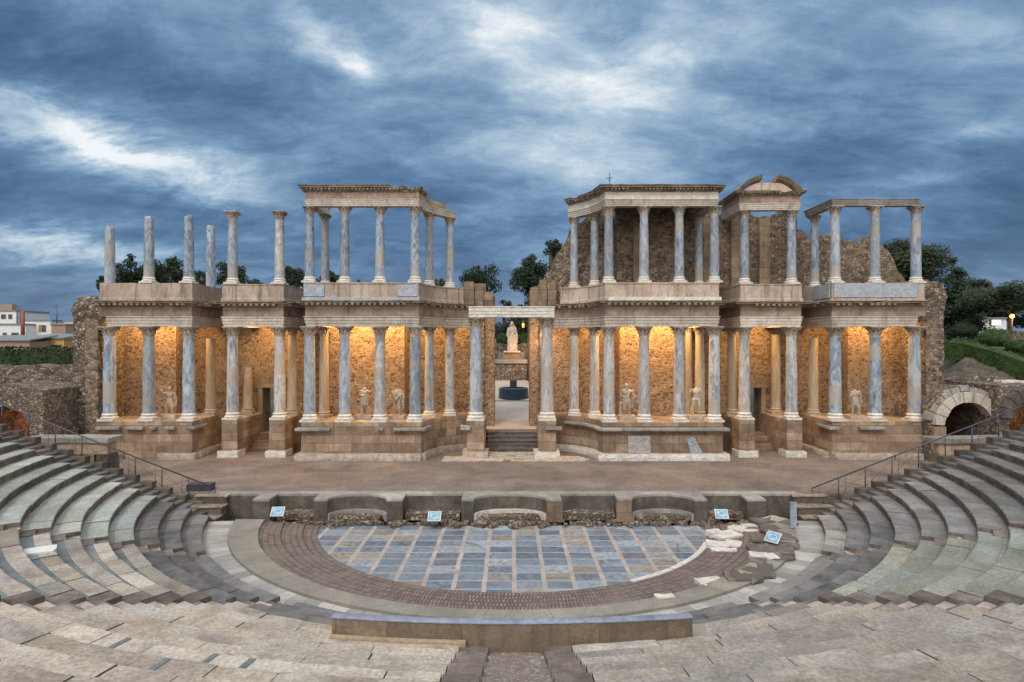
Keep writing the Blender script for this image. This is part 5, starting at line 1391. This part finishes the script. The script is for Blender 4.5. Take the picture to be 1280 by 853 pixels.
# ------------------------------------------------------------------ foliage
def leaf_quads(mb, rg, c, rad, n, size, flat=1.):
    """n small leaf faces in a ball round c"""
    for _ in range(n):
        d = Vector((rg.gauss(0, 1), rg.gauss(0, 1), rg.gauss(0, 1))).normalized()*rad*(rg.random()**.45)
        p = c+Vector((d.x, d.y, d.z*flat))
        a = Vector((rg.gauss(0, 1), rg.gauss(0, 1), rg.gauss(0, 1))).normalized(); b_ = a.orthogonal().normalized()
        s = size*rg.uniform(.6, 1.3)
        mb.add([p-a*s*.5, p+b_*s*.3, p+a*s*.6, p-b_*s*.3], [(0, 1, 2, 3)])
def tree(px, ytop, Y, wpx, hpx, lab, mat='leaf_dark', kind='round', seed=0, zg=4.5, leaves=4200, size=.28, group='trees beyond the stage building', name='broadleaf_tree'):
    rg = random.Random(seed); k = Y/FPX
    wpx *= 1.2; leaves *= 1.3
    top = PX(px, ytop, Y); w = wpx*k/2; h = hpx*k
    base = Vector((top.x, Y, zg)); cc = Vector((top.x, Y, top.z-h/2))
    t = thing(name, lab, 'tree', base, group)
    tr = MB(); lean = Vector((rg.uniform(-.4, .4), rg.uniform(-.3, .3), 0))
    H = top.z-zg; r0 = max(.14, H*.028)
    fork = base+Vector((lean.x, lean.y, max(.6, (cc.z-h*.35-zg))))
    tr.tube([base-Vector((0, 0, .3)), base.lerp(fork, .5)+lean*.2, fork, Vector((cc.x, cc.y, cc.z+h*.3))], [r0*1.3, r0, r0*.8, r0*.15], 8)
    cl = []; n = 26 if kind != 'cypress' else 70
    for i in range(n):
        if kind == 'cypress':
            q = rg.random(); a = rg.uniform(0, 2*PI); rr = w*(1-q)**.8*rg.uniform(.3, .95); p = Vector((cc.x+rr*math.cos(a), cc.y+rr*math.sin(a), cc.z-h/2+h*q*.97)); cr = w*.38*(1-q*.75)+.1
        elif kind == 'pine':
            a = rg.uniform(0, 2*PI); rr = w*math.sqrt(rg.random())*.9; p = Vector((cc.x+rr*math.cos(a), cc.y+rr*math.sin(a), cc.z+h*rg.uniform(-.18, .38)*(1-(rr/w)**2*.7))); cr = w*rg.uniform(.17, .3)
        else:
            d = Vector((rg.gauss(0, 1), rg.gauss(0, 1), rg.gauss(0, 1))).normalized()*rg.uniform(.35, .95)
            p = cc+Vector((d.x*w*.85, d.y*w*.85, d.z*h*.45)); cr = min(w, h/2)*rg.uniform(.2, .42)
        cl.append((p, cr))
    for p, cr in cl[::3]:
        s_ = fork.lerp(Vector((cc.x, cc.y, cc.z+h*.25)), rg.uniform(0, .7))
        tr.tube([s_, s_.lerp(p, .5)+Vector((0, 0, -.1)), p], [r0*.38, r0*.25, r0*.08], 5)
    tr.build('trunk', M['bark'], t)
    cr_ = MB(); tot = sum(c**2 for _, c in cl)
    for p, c in cl: leaf_quads(cr_, rg, p, c, int(leaves*c*c/tot), size, .8 if kind != 'pine' else .6)
    cr_.build('crown', M[mat], t)
    return t
tree(170, 318, 78, 58, 52, 'dark tree showing between the two leftmost column stumps', seed=1, zg=4.8)
tree(205, 316, 80, 50, 56, 'dark round tree behind the second column stump', seed=2, zg=4.8)
tree(133, 346, 76, 28, 22, 'low dark tree peeking out left of the first stump', seed=3, zg=4.8, leaves=1500)
tree(252, 338, 79, 30, 36, 'small dark tree behind the third column stump', seed=4, leaves=2000)
tree(285, 327, 80, 40, 44, 'loose dark tree behind the lone blue column', seed=5, leaves=2600)
tree(318, 348, 82, 28, 22, 'low sparse treetop between the two lone columns', 'leaf_mid', seed=6, leaves=1100)
tree(368, 331, 77, 36, 42, 'dense dark tree left of the open colonnade', seed=7, leaves=3000)
tree(410, 336, 79, 34, 36, 'dark tree behind the first columns of the open colonnade', seed=8, leaves=2200)
tree(447, 351, 82, 26, 16, 'low treetop seen through the open colonnade', 'leaf_mid', seed=9, leaves=900)
tree(548, 346, 82, 36, 20, 'low leafy treetop at the right end of the open colonnade', 'leaf_mid', seed=10, leaves=1400)
tree(592, 323, 70, 58, 64, 'bushy dark tree left of the doorway gap', seed=11, zg=4.2, leaves=3600)
tree(664, 303, 68, 50, 96, 'tall slender tree in the gap right of the doorway', seed=12, zg=4.2, leaves=5000)
tree(692, 297, 74, 26, 30, 'small treetop above the sloping ruined wall', seed=13, leaves=1300)
tree(633, 371, 86, 18, 30, 'small distant tree above the lintel of the doorway', seed=14, leaves=900)
tree(652, 380, 79, 80, 74, 'dark dense tree behind the veiled statue in the courtyard', 'leaf_dark', seed=15, zg=4.6, leaves=7000, size=.35)
tree(1135, 296, 72, 96, 90, 'large dark pine behind the right end of the building', 'leaf_pine', seed=16, zg=8, leaves=10000, size=.34)
tree(1192, 322, 66, 66, 100, 'pointed dark conifer right of the building end', 'leaf_dark', 'cypress', seed=17, zg=7.5, leaves=11000, size=.28, name='conifer')
tree(1222, 346, 76, 76, 58, 'dark bushy tree behind the white garden building', 'leaf_pine', seed=18, zg=8.5, leaves=8000)
tree(1262, 345, 58, 120, 62, 'broad umbrella pine with leaning trunk at the right edge', 'leaf_pine', 'pine', seed=19, zg=8.1, leaves=13000, size=.27, name='umbrella_pine')
tree(1243, 362, 92, 70, 52, 'dim tree mass behind the umbrella pine trunk', seed=22, zg=8.8, leaves=5000, size=.36)
tree(1290, 356, 88, 70, 60, 'dim tree at the right edge behind the umbrella pine', seed=23, zg=8.8, leaves=5000, size=.36)
tree(1206, 372, 90, 50, 40, 'low dim tree left of the white garden building', seed=24, zg=8.8, leaves=3600, size=.34)
tree(1180, 360, 84, 60, 50, 'dim tree filling the gap beneath the conifer', 'leaf_dark', seed=20, zg=8.8, leaves=3500)

def hedge(pts, w, h, lab, mat, seed=0, n=2600, size=.2, name='hedge', cat='hedge'):
    rg = random.Random(seed); P = [Vector(p) for p in pts]
    b = MB(); m = sum(P, Vector())/len(P)
    for a, c in zip(P, P[1:]):
        d = (c-a); L = d.length; d.normalize(); nrm = Vector((d.y, -d.x, 0)).normalized()
        v = []
        for q in (a, c):
            for sx, hh in ((-.42, 0), (-.42, h*.93), (.42, h*.93), (.42, 0)): v.append(q+nrm*w*sx+Vector((0, 0, hh)))
        b.add(v, [(0, 1, 5, 4), (1, 2, 6, 5), (2, 3, 7, 6), (0, 1, 2, 3), (4, 5, 6, 7)])
        for _ in range(int(n*L/10)):
            q = a.lerp(c, rg.random()); f = rg.random()
            if f < .5: o = nrm*w*rg.uniform(.36, .52)+Vector((0, 0, h*rg.random()))
            else: o = nrm*w*rg.uniform(-.5, .5)+Vector((0, 0, h*rg.uniform(.9, 1.04)+.06*NZ(q, 2, 1)))
            x = Vector((rg.gauss(0, 1), rg.gauss(0, 1), rg.gauss(0, 1))).normalized(); y = x.orthogonal().normalized(); s = size*rg.uniform(.6, 1.2)
            p = q+o
            b.add([p-x*s*.5, p+y*s*.3, p+x*s*.5, p-y*s*.3], [(0, 1, 2, 3)])
    return single(name, b, M[mat], lab, cat, loc=m)
hedge([(-60, 56, 5.0), (-34.5, 56, 5.0)], 1.6, PX(0, 436, 55.5).z-5.0, 'long dark clipped hedge below the white houses on the left', 'hedge_dark', 1, 900, .28)
a = [PX(1185, 443, 52), PX(1215, 446, 50.5), PX(1250, 456, 48.5), PX(1300, 474, 46)]
hedge([p-Vector((0, 0, .4)) for p in a], 1.7, 1.5, 'sloping bright green hedge above the white arch on the right', 'hedge_green', 2, 1800, .16)
def bush(px, py, Y, wpx, hpx, lab, mat, seed):
    rg = random.Random(seed); k = Y/FPX; c = PX(px, py, Y); b = MB()
    w, h = wpx*k/2, hpx*k
    b.lathe([(w*.5, 0), (w*.85, h*.25), (w*.88, h*.5), (w*.7, h*.8), (w*.35, h*.95), (.02, h)], 16, 0, 0)
    for q in b.v: q += c-Vector((0, 0, 0))
    for _ in range(900):
        th = rg.uniform(0, 2*PI); u = rg.random(); rr = w*math.sqrt(max(0, 1-(2*u-.9)**2*.75))
        p = c+Vector((rr*math.cos(th)*.97, rr*math.sin(th)*.97, h*u*1.02)); x = Vector((rg.gauss(0, 1), rg.gauss(0, 1), rg.gauss(0, 1))).normalized(); y = x.orthogonal().normalized(); s = .15*rg.uniform(.6, 1.3)
        b.add([p-x*s*.5, p+y*s*.3, p+x*s*.5, p-y*s*.3], [(0, 1, 2, 3)])
    single('round_bush', b, M[mat], lab, 'bush', 'clipped bushes in the garden', c)
bush(1243, 434, 52, 34, 22, 'large clipped dome bush above the green hedge', 'hedge_green', 1)
bush(1272, 441, 50, 26, 16, 'smaller dome bush at the right edge above the hedge', 'hedge_green', 2)
bush(1206, 421, 58, 30, 16, 'low bush under the pointed conifer', 'hedge_dark', 3)
bush(1214, 416, 62, 24, 18, 'dark shrub in front of the white garden building', 'leaf_dark', 4)
# garden lawn, dirt mound, low wall, garden building
g = MB(); pts = [PX(1190, 424, 62), PX(1300, 424, 62), PX(1320, 436, 52.5), PX(1180, 438, 52.5)]
g.add(pts, [(0, 1, 2, 3)]); struct('lawn', g, M['grass'])
mb = MB(); rg = random.Random(5)
nx_, ny_ = 90, 40; v = []
for j in range(ny_+1):
    for i in range(nx_+1):
        px = 1180+130*i/nx_; yy = 43.0+8.5*j/ny_
        prof = {0: 4.6}
        zt = PX(px, 448+.00*(px-1180), 50).z*0
        hh = 4.9+ (1.25*math.exp(-((px-1208)/24)**2)+.85*math.exp(-((px-1250)/34)**2))*sm(43, 47.5, yy)*1.0+1.0*sm(43, 51, yy)
        x = (px-640)/FPX*yy
        v.append((x, yy, hh+.34*NZ((x, yy, 0), .9, 2)+.2*NZ((x, yy, 0), 2.3, 4)+.1*NZ((x, yy, 0), 5., 6)))
mb.add(v, [(j*(nx_+1)+i, j*(nx_+1)+i+1, (j+1)*(nx_+1)+i+1, (j+1)*(nx_+1)+i) for j in range(ny_) for i in range(nx_)])
struct('earth_mound', mb, M['mound'])
t = thing('garden_wall', 'low rubble garden wall behind the dome bushes at the right edge', 'wall', (44, 56, 7.5))
b = MB(); b.wall([PX(1258, 425, 56).xy, PX(1300, 425, 56).xy], .6, 7.2, lambda x, y: PX(0, 414, 56).z, .08, .4, .3, 8, .12); b.build('wall', M['rubble_raw'], t)
t = thing('ruined_wall', 'low ruined brick wall on top of the white arch', 'wall', (30, 42.6, 5))
b = MB(); b.wall([PX(1186, 470, 42.6).xy, PX(1252, 470, 42.6).xy], .8, 3.5, lambda x, y: PX(0, 473, 42.6).z, .12, .3, .3, 9, .2); b.build('wall', M['rubble_raw'], t)
single('pale_block', MB().chunk(*sorted((PX(1247, 0, 42).x, PX(1275, 0, 42).x)), 41.6, 42.4, PX(0, 484, 42).z, PX(0, 476, 42).z, .05, 3, 5), M['white'], 'pale marble block lying on the wall right of the white arch', 'marble block')

# ------------------------------------------------------------------ town on the left
def house(px0, px1, yt, Y, depth, mat, lab, wins=(), roof='roof_grey', par=.0, zg=4.8, chim=None, pitched=None):
    a, c = PX(px0, yt, Y), PX(px1, yt, Y); t = thing('house', lab, 'house', ((a.x+c.x)/2, Y, zg), 'houses beyond the hedge')
    b = MB(); b.box(a.x, c.x, Y, Y+depth, zg-1, a.z); b.build('wall', M[mat], t)
    b = MB()
    if pitched: 
        z1 = PX(0, pitched, Y+depth*.6).z
        b.add([(a.x-.3, Y-.3, a.z), (c.x+.3, Y-.3, a.z), (c.x+.3, Y+depth, z1), (a.x-.3, Y+depth, z1), (a.x-.3, Y-.3, a.z+.18), (c.x+.3, Y-.3, a.z+.18), (c.x+.3, Y+depth, z1+.18), (a.x-.3, Y+depth, z1+.18)], [(0, 1, 2, 3), (7, 6, 5, 4), (0, 4, 5, 1), (1, 5, 6, 2), (2, 6, 7, 3), (3, 7, 4, 0)])
    else: b.box(a.x-.15, c.x+.15, Y-.15, Y+depth, a.z, a.z+.25)
    b.build('roof', M[roof], t)
    for (x0, x1, y0, y1) in wins:
        p, q = PX(x0, y0, Y), PX(x1, y1, Y)
        f = MB(); f.box(p.x-.08, q.x+.08, Y-.06, Y+.02, q.z-.08, p.z+.08); w = f.build('window', M['house_brown'] if mat != 'house_brown' else M['house_white'], t)
        g_ = MB(); g_.box(p.x, q.x, Y-.09, Y-.065, q.z, p.z); g_.build('pane', M['glass'], w)
    if chim:
        b = MB(); p, q = PX(chim[0], chim[2], Y+1), PX(chim[1], chim[3], Y+1); b.box(p.x, q.x, Y+1, Y+2, q.z, p.z); b.build('chimney', M['house_brown'], t)
    return t
house(-30, 20, 390, 112, 8, 'house_white', 'tall white house with a brown roof storey at the far left edge', [(2, 7, 394, 399), (11, 15, 394, 399)], chim=(-6, 15, 381, 390))
house(-30, 32, 407, 104, 6, 'house_white', 'white house with two dark windows at the left edge', [(4, 8, 417, 424), (15, 23, 417, 422)])
house(30, 64, 402, 106, 8, 'house_white', 'white house partly hidden behind the red pole', [(36, 40, 411, 415)], 'roof_grey')
house(64, 82, 407, 99, 5, 'house_brown', 'brown brick house between the white houses', [], 'roof_grey', chim=(48, 52, 407, 416))
house(80, 130, 403, 101, 8, 'house_white', 'white house right beside the ragged wall end', [(87, 91, 417, 424)], 'roof_grey')
house(37, 80, 424, 90, 5, 'house_ochre', 'low ochre yellow house with a pale shutter', [(55, 77, 432, 438)], 'roof_grey', pitched=419)
house(-30, 37, 427, 86, 5, 'house_brown', 'low grey-roofed house in front of the white houses', [], 'roof_grey', pitched=421)
def pole(px, y0, y1, Y, r, lab, mat, arms=()):
    a, c = PX(px, y1, Y), PX(px, y0, Y); b = MB(); b.tube([a, c], r, 6)
    for dx0, dx1, yy in arms: b.tube([PX(px+dx0, yy, Y), PX(px+dx1, yy, Y)], r*.7, 4)
    single('antenna_mast', b, M[mat], lab, 'antenna', 'masts on the roofs', a)
pole(71, 381, 410, 104, .07, 'television antenna mast on the white house by the ragged wall', 'antenna', ((-5, 2, 383), (-4, 1, 386)))
pole(22, 383, 408, 106, .07, 'short antenna mast nearest the brown storey', 'antenna', ((-2, 2, 384),))
pole(25, 386, 408, 106, .06, 'second short antenna mast beside the first', 'antenna')
pole(28.5, 389, 424, 98, .28, 'rust red chimney pole in front of the white houses', 'redpole')

# garden building and lamps at right
t = thing('garden_building', 'low white building between the trees on the right', 'building', (58, 75, 9))
a, c = PX(1212, 399, 75), PX(1258, 399, 75)
b = MB(); b.box(a.x, c.x, 75, 80, 8, PX(0, 399, 75).z); b.build('wall', M['house_white'], t)
b = MB(); b.box(a.x-.2, c.x+.2, 74.8, 80.2, PX(0, 399, 75).z, PX(0, 397.5, 75).z); b.build('roof', M['roof_grey'], t)
b = MB(); p, q = PX(1218, 402, 75), PX(1226, 406, 75); b.box(p.x, q.x, 74.93, 74.99, q.z, p.z); b.build('window', M['roof_grey'], t)
def lamp(px, py, Y, r, lab, mat, zg, power, col):
    p = PX(px, py, Y); t = thing('street_lamp', lab, 'lamp', (p.x, Y, zg), 'lit lamps in the garden')
    b = MB(); b.tube([(p.x, Y, zg-.5), (p.x, Y, p.z-r*.8)], .06, 8); b.build('pole', M['antenna'], t)
    b = MB(); b.lathe([(.02, p.z-r), (r*.7, p.z-r*.7), (r, p.z), (r*.7, p.z+r*.7), (.02, p.z+r)], 12, p.x, Y); b.build('globe', M[mat], t)
    l = bpy.data.lights.new('lamp_light', 'POINT'); l.energy = power; l.color = col; l.shadow_soft_size = r
    o = bpy.data.objects.new('lamp_light', l); COL.objects.link(o); o.location = (p.x, Y-r*1.3, p.z)
lamp(1218, 388, 66, .17, 'lit street lamp high under the conifer', 'lamp_warm', 8.5, 60, (1, .6, .25))
lamp(1265, 396, 57, .2, 'brightest lit street lamp under the umbrella pine', 'lamp_warm', 8.0, 120, (1, .55, .2))
t = thing('garden_floodlight', 'yellow lit floodlight just above the large dome bush', 'lamp', PX(1245, 408, 55))
p = PX(1245, 404, 55)
b = MB(); b.box(p.x-.32, p.x+.32, 54.9, 55.05, p.z-.22, p.z+.22); b.build('lens', M['lamp_yellow'], t)
b = MB(); b.box(p.x-.38, p.x+.38, 55.06, 55.3, p.z-.28, p.z+.28); b.tube([(p.x, 55.2, p.z-1.6), (p.x, 55.2, p.z-.2)], .05, 6); b.build('housing', M['antenna'], t)

# ------------------------------------------------------------------ courtyard behind the doorway
gz = lambda y: 2.36+.0895*(y-45)
t = thing('courtyard_fountain', 'dark blue round fountain with a square block, seen through the central doorway', 'fountain', (.1, 57, gz(57)))
b = MB(); z0 = gz(56); b.lathe([(1.35, z0-.3), (1.4, z0+.1), (1.35, z0+1.0), (1.25, z0+1.05), (1.1, z0+1.05), (1.1, z0+.7)], 24, .15, 57.6, sm=False, cap=False); b.build('basin', M['fountain'], t)
b = MB(); b.chunk(-.2, .45, 57.3, 58, z0+.6, z0+1.75, .01, 2, 2); b.build('block', M['fountain'], t)
b = MB(); b.add([(.15+1.1*math.cos(2*PI*i/20), 57.6+1.1*math.sin(2*PI*i/20), z0+.9) for i in range(20)], [list(range(20))]); b.build('water', M['water'], t)
b = MB(); b.box(-2.6, 2.6, 55.6, 56.0, gz(55.6), gz(56)+.05); struct('water_channel', b, M['water'])
t = thing('courtyard_wall', 'two-tier rubble wall carrying the veiled statue at the back of the courtyard', 'wall', (0, 68, 4.3))
b = MB(); b.wall([(-6, 68), (6, 68)], 1.6, 3.8, lambda x, y: PX(0, 455, 68).z, .06, .4, .3, 4, .05); b.build('lower_wall', M['rubble_raw'], t)
b = MB(); b.box(-6, 6, 67.85, 69.8, PX(0, 455, 68).z, PX(0, 450, 68).z); b.build('ledge', M['coping'], t)
b = MB(); b.wall([(-6, 69.9), (6, 69.9)], 1.2, 5.5, lambda x, y: PX(0, 430, 70).z, .08, .4, .3, 6, .2); b.build('upper_wall', M['rubble_raw'], t)
b = MB(); b.chunk(-1.0, .9, 68.3, 69.5, PX(0, 450, 68).z, PX(0, 441, 69).z, .02, 3, 2); b.build('pedestal', M['pier'], t)
for x0, x1 in ((-1.55, -1.0), (.9, 1.4)):
    b = MB(); b.chunk(x0, x1, 68.3, 69.5, PX(0, 450, 68).z, PX(0, 441, 69).z, .02, 2, x0); b.build('dark_block', M['granite'], t)
statue('veiled', 640, 441, 68.8, 39, 'tall veiled statue lit warm, framed by the central doorway', .1, plinth=(.9, .15), z=PX(0, 441, 69).z, group=None)
t = thing('wall_lantern', 'small orange lit lantern hanging among the trees beyond the doorway', 'lamp', PX(654, 408, 66))
p = PX(654, 408, 66); b = MB(); b.lathe([(.04, p.z-.2), (.1, p.z-.15), (.13, p.z+.2), (.05, p.z+.3)], 10, p.x, 66); b.build('glass', M['lamp_orange'], t)
b = MB(); b.lathe([(.22, p.z+.4), (.03, p.z+.6)], 10, p.x, 66); b.tube([(p.x, 66, p.z+.6), (p.x, 66, p.z+1.6)], .03, 5); b.tube([(p.x, 66, p.z+1.6), (p.x+.6, 66, p.z+1.6), (p.x+.6, 66, 4)], .04, 5); b.build('bracket', M['antenna'], t)
for px, lab, mat, sd in ((628, 'pale green shrub left of the veiled statue', 'leaf_mid', 31), (655, 'green shrub right of the veiled statue', 'hedge_green', 32)):
    bush(px, 433, 71, 16, 16, lab, mat, sd)

# ------------------------------------------------------------------ lamps of the stage (hidden behind the architraves)
def flood(x, y, z, tx, ty, tz, power, size=.5, col=(1, .58, .22), spot=None):
    l = bpy.data.lights.new('porch_floodlight', 'AREA'); l.shape = 'RECTANGLE'; l.size = size; l.size_y = .15
    l.energy = power; l.color = col
    if spot: l.spread = spot
    o = bpy.data.objects.new('porch_floodlight', l); COL.objects.link(o); o.location = (x, y, z)
    o.rotation_euler = (Vector((tx, ty, tz))-Vector((x, y, z))).to_track_quat('-Z', 'Y').to_euler()
FP = 225
for s in (-1, 1):
    for x, y, ty, p in ((24.8, 41.7, 42.9, 1.), (22.2, 41.9, 43.6, .9), (17.6, 42.9, 45.0, 1.0), (15.9, 42.9, 45.0, .8), (11.8, 41.6, 42.9, 1.1), (9.6, 41.5, 42.9, 1.3), (7.5, 41.5, 42.9, 1.1), (5.1, 43.4, 45.1, .8), (3.5, 44.2, 45.5, .7)):
        flood(s*x, y, ZF-.42, s*x, ty, ZP+.4, FP*p, 1.9)
flood(2.6, 44.9, 9.2, 1.4, 46.2, 7.5, 60, .3)
flood(1.6, 66.3, 8.0, 0, 68.8, 7.4, 110, .4, (1, .52, .2))
flood(c2.x-.3, 40.4, c2.z+.5, c2.x, 42.2, c2.z-.3, 40, .3, (1, .42, .1))
flood(c4.x+.5, 39, c4.z+.6, c4.x, 40.6, c4.z-.2, 45, .3, (1, .36, .1))

# ------------------------------------------------------------------ sky
W = bpy.data.worlds.new('World'); sc.world = W; W.use_nodes = True
g = N(W.node_tree); nt = W.node_tree
for n in list(nt.nodes): nt.nodes.remove(n)
out = g.n('ShaderNodeOutputWorld')
sky = g.n('ShaderNodeTexSky', sky_type='NISHITA'); sky.sun_disc = False
SUN_EL, SUN_ROT = R(48), R(205)
sky.sun_elevation = SUN_EL; sky.sun_rotation = SUN_ROT
d = g.n('ShaderNodeTexCoord').outputs['Generated']
s = g.n('ShaderNodeSeparateXYZ'); g.l(d, s.inputs[0])
zc = g.math('MAXIMUM', g.math('ADD', s.outputs[2], .30), .05)
cx = g.n('ShaderNodeCombineXYZ'); g.l(g.math('DIVIDE', s.outputs[0], zc), cx.inputs[0]); g.l(g.math('DIVIDE', s.outputs[1], zc), cx.inputs[1])
pl = cx.outputs[0]
rot = g.mapping(pl, (1., 1.6, 1), (.3, .7, 0), (0, 0, R(24)))
n1 = g.noise(rot, 1.25, 9, .6, .45)
n2 = g.noise(g.mapping(pl, (1, 1.8, 1), (3.3, 1.2, 0), (0, 0, R(-40))), 3.4, 9, .66, .4)
n3 = g.noise(g.mapping(pl, (.6, .9, 1), (5.1, 2.2, 0)), .9, 4, .5)
n4 = g.noise(g.mapping(pl, (1, 1.5, 1), (9.3, 4.2, 0), (0, 0, R(35))), 7.0, 8, .7, .8)
den = g.math('ADD', g.math('ADD', g.math('MULTIPLY', n1, .58), g.math('MULTIPLY', n2, .31)), g.math('ADD', g.math('MULTIPLY', n3, .25), g.math('MULTIPLY', g.math('SUBTRACT', n4, .55), .17)))
dw = g.vmath('ADD', d, g.vmath('MULTIPLY', g.vmath('SUBTRACT', g.noise(g.mapping(pl, (1, 1.6, 1), (7, 3, 0), (0, 0, R(20))), 3.2, 6, .65, .4, True), (.5, .5, .5)), (.13, .13, .13)))
def lobe(px, py, sa, sb, ang, amp):
    c = Vector(((px-640)/FPX, 1, (427-py)/FPX)).normalized()
    rt = Vector((0, 1, 0)).cross(Vector((0, 0, 1))); rt = Vector((c.y, -c.x, 0)).normalized(); up = rt.cross(c).normalized()
    a = R(ang); A = rt*math.cos(a)+up*math.sin(a); B = -rt*math.sin(a)+up*math.cos(a)
    df = g.vmath('SUBTRACT', dw, tuple(c))
    x = g.math('DIVIDE', g.vmath('DOT_PRODUCT', df, tuple(A)), sa); y = g.math('DIVIDE', g.vmath('DOT_PRODUCT', df, tuple(B)), sb)
    r2 = g.math('ADD', g.math('MULTIPLY', x, x), g.math('MULTIPLY', y, y))
    return g.math('MULTIPLY', g.math('POWER', 2.718, g.math('MULTIPLY', r2, -1.)), amp)
L = [lobe(140, 188, .2, .033, -14, .3), (lobe(60, 305, .18, .02, -4, .2)), lobe(380, 30, .09, .03, -35, .13), lobe(435, 85, .05, .025, -50, .12), lobe(785, 100, .1, .045, 20, .13), lobe(620, 45, .08, .035, 10, .09), lobe(1180, 190, .18, .018, 12, .07), lobe(800, 110, .3, .13, 15, .09),
     lobe(690, 60, .1, .2, 20, .08), lobe(1250, 60, .12, .1, 20, .1), lobe(230, 120, .25, .05, -12, -.06), lobe(900, 330, .5, .06, 8, -.03), lobe(330, 270, .4, .07, -5, -.07), lobe(1100, 180, .2, .2, 0, -.05), lobe(60, 60, .2, .12, 0, -.05)]
acc = den
for q in L: acc = g.math("ADD", acc, q)
cloud = g.ramp(acc, [(.37, (.045, .100, .195)), (.46, (.075, .152, .28)), (.54, (.125, .235, .395)), (.62, (.225, .36, .535)), (.72, (.45, .59, .72)), (.83, (.92, .96, .99))])
# low on the horizon duller and a touch mauve; the unseen sky behind the camera is brightened as added fill light
lowf = g.mapr(s.outputs[2], .0, .16, 1, 0, True)
cloud = g.mix(g.math('MULTIPLY', lowf, .5), cloud, (.13, .175, .29))
backf = g.mapr(s.outputs[1], .05, -.75, 0, 1, True)
cloud2 = g.mix(backf, cloud, g.mix(1., g.ramp(n1, [(.3, (.75, .78, .8)), (.7, (1.25, 1.15, 1.02))]), (1.72, 1.68, 1.64), 'MULTIPLY'))
up = g.mapr(s.outputs[2], .55, .9, 0, 1, True)
cloud2 = g.mix(g.math('MULTIPLY', up, .8), cloud2, (1.72, 1.74, 1.76))  # unseen zenith whitened too, added fill for upward faces
b1 = g.n('ShaderNodeBackground'); g.l(sky.outputs[0], b1.inputs[0]); b1.inputs[1].default_value = .08
b2 = g.n('ShaderNodeBackground'); g.l(cloud2, b2.inputs[0]); b2.inputs[1].default_value = 1.0
mx = g.n('ShaderNodeMixShader'); mx.inputs[0].default_value = .93
g.l(b1.outputs[0], mx.inputs[1]); g.l(b2.outputs[0], mx.inputs[2]); g.l(mx.outputs[0], out.inputs[0])

sun = bpy.data.lights.new('sun', 'SUN'); sun.energy = 1.5; sun.angle = R(22); sun.color = (1, .94, .88)
so = bpy.data.objects.new('sun', sun); COL.objects.link(so)
dv = Vector((math.sin(SUN_ROT)*math.cos(SUN_EL), math.cos(SUN_ROT)*math.cos(SUN_EL), math.sin(SUN_EL)))
so.rotation_euler = (-dv).to_track_quat('-Z', 'Y').to_euler()

# ------------------------------------------------------------------ camera
cam = bpy.data.cameras.new('camera'); co = bpy.data.objects.new('camera', cam); COL.objects.link(co)
co.location = (0, 0, EYE); co.rotation_euler = (R(90), 0, 0)
cam.sensor_width = 36; cam.lens = FPX/1280*36; cam.clip_start = .1; cam.clip_end = 5000
sc.camera = co
sc.view_settings.view_transform = 'Standard'; sc.view_settings.look = 'None'; sc.view_settings.exposure = 0.0; sc.view_settings.gamma = 1
sc.view_settings.use_curve_mapping = False
sc.cycles.max_bounces = 5; sc.cycles.use_denoising = True
try: sc.cycles.denoiser = 'OPENIMAGEDENOISE'
except Exception: pass
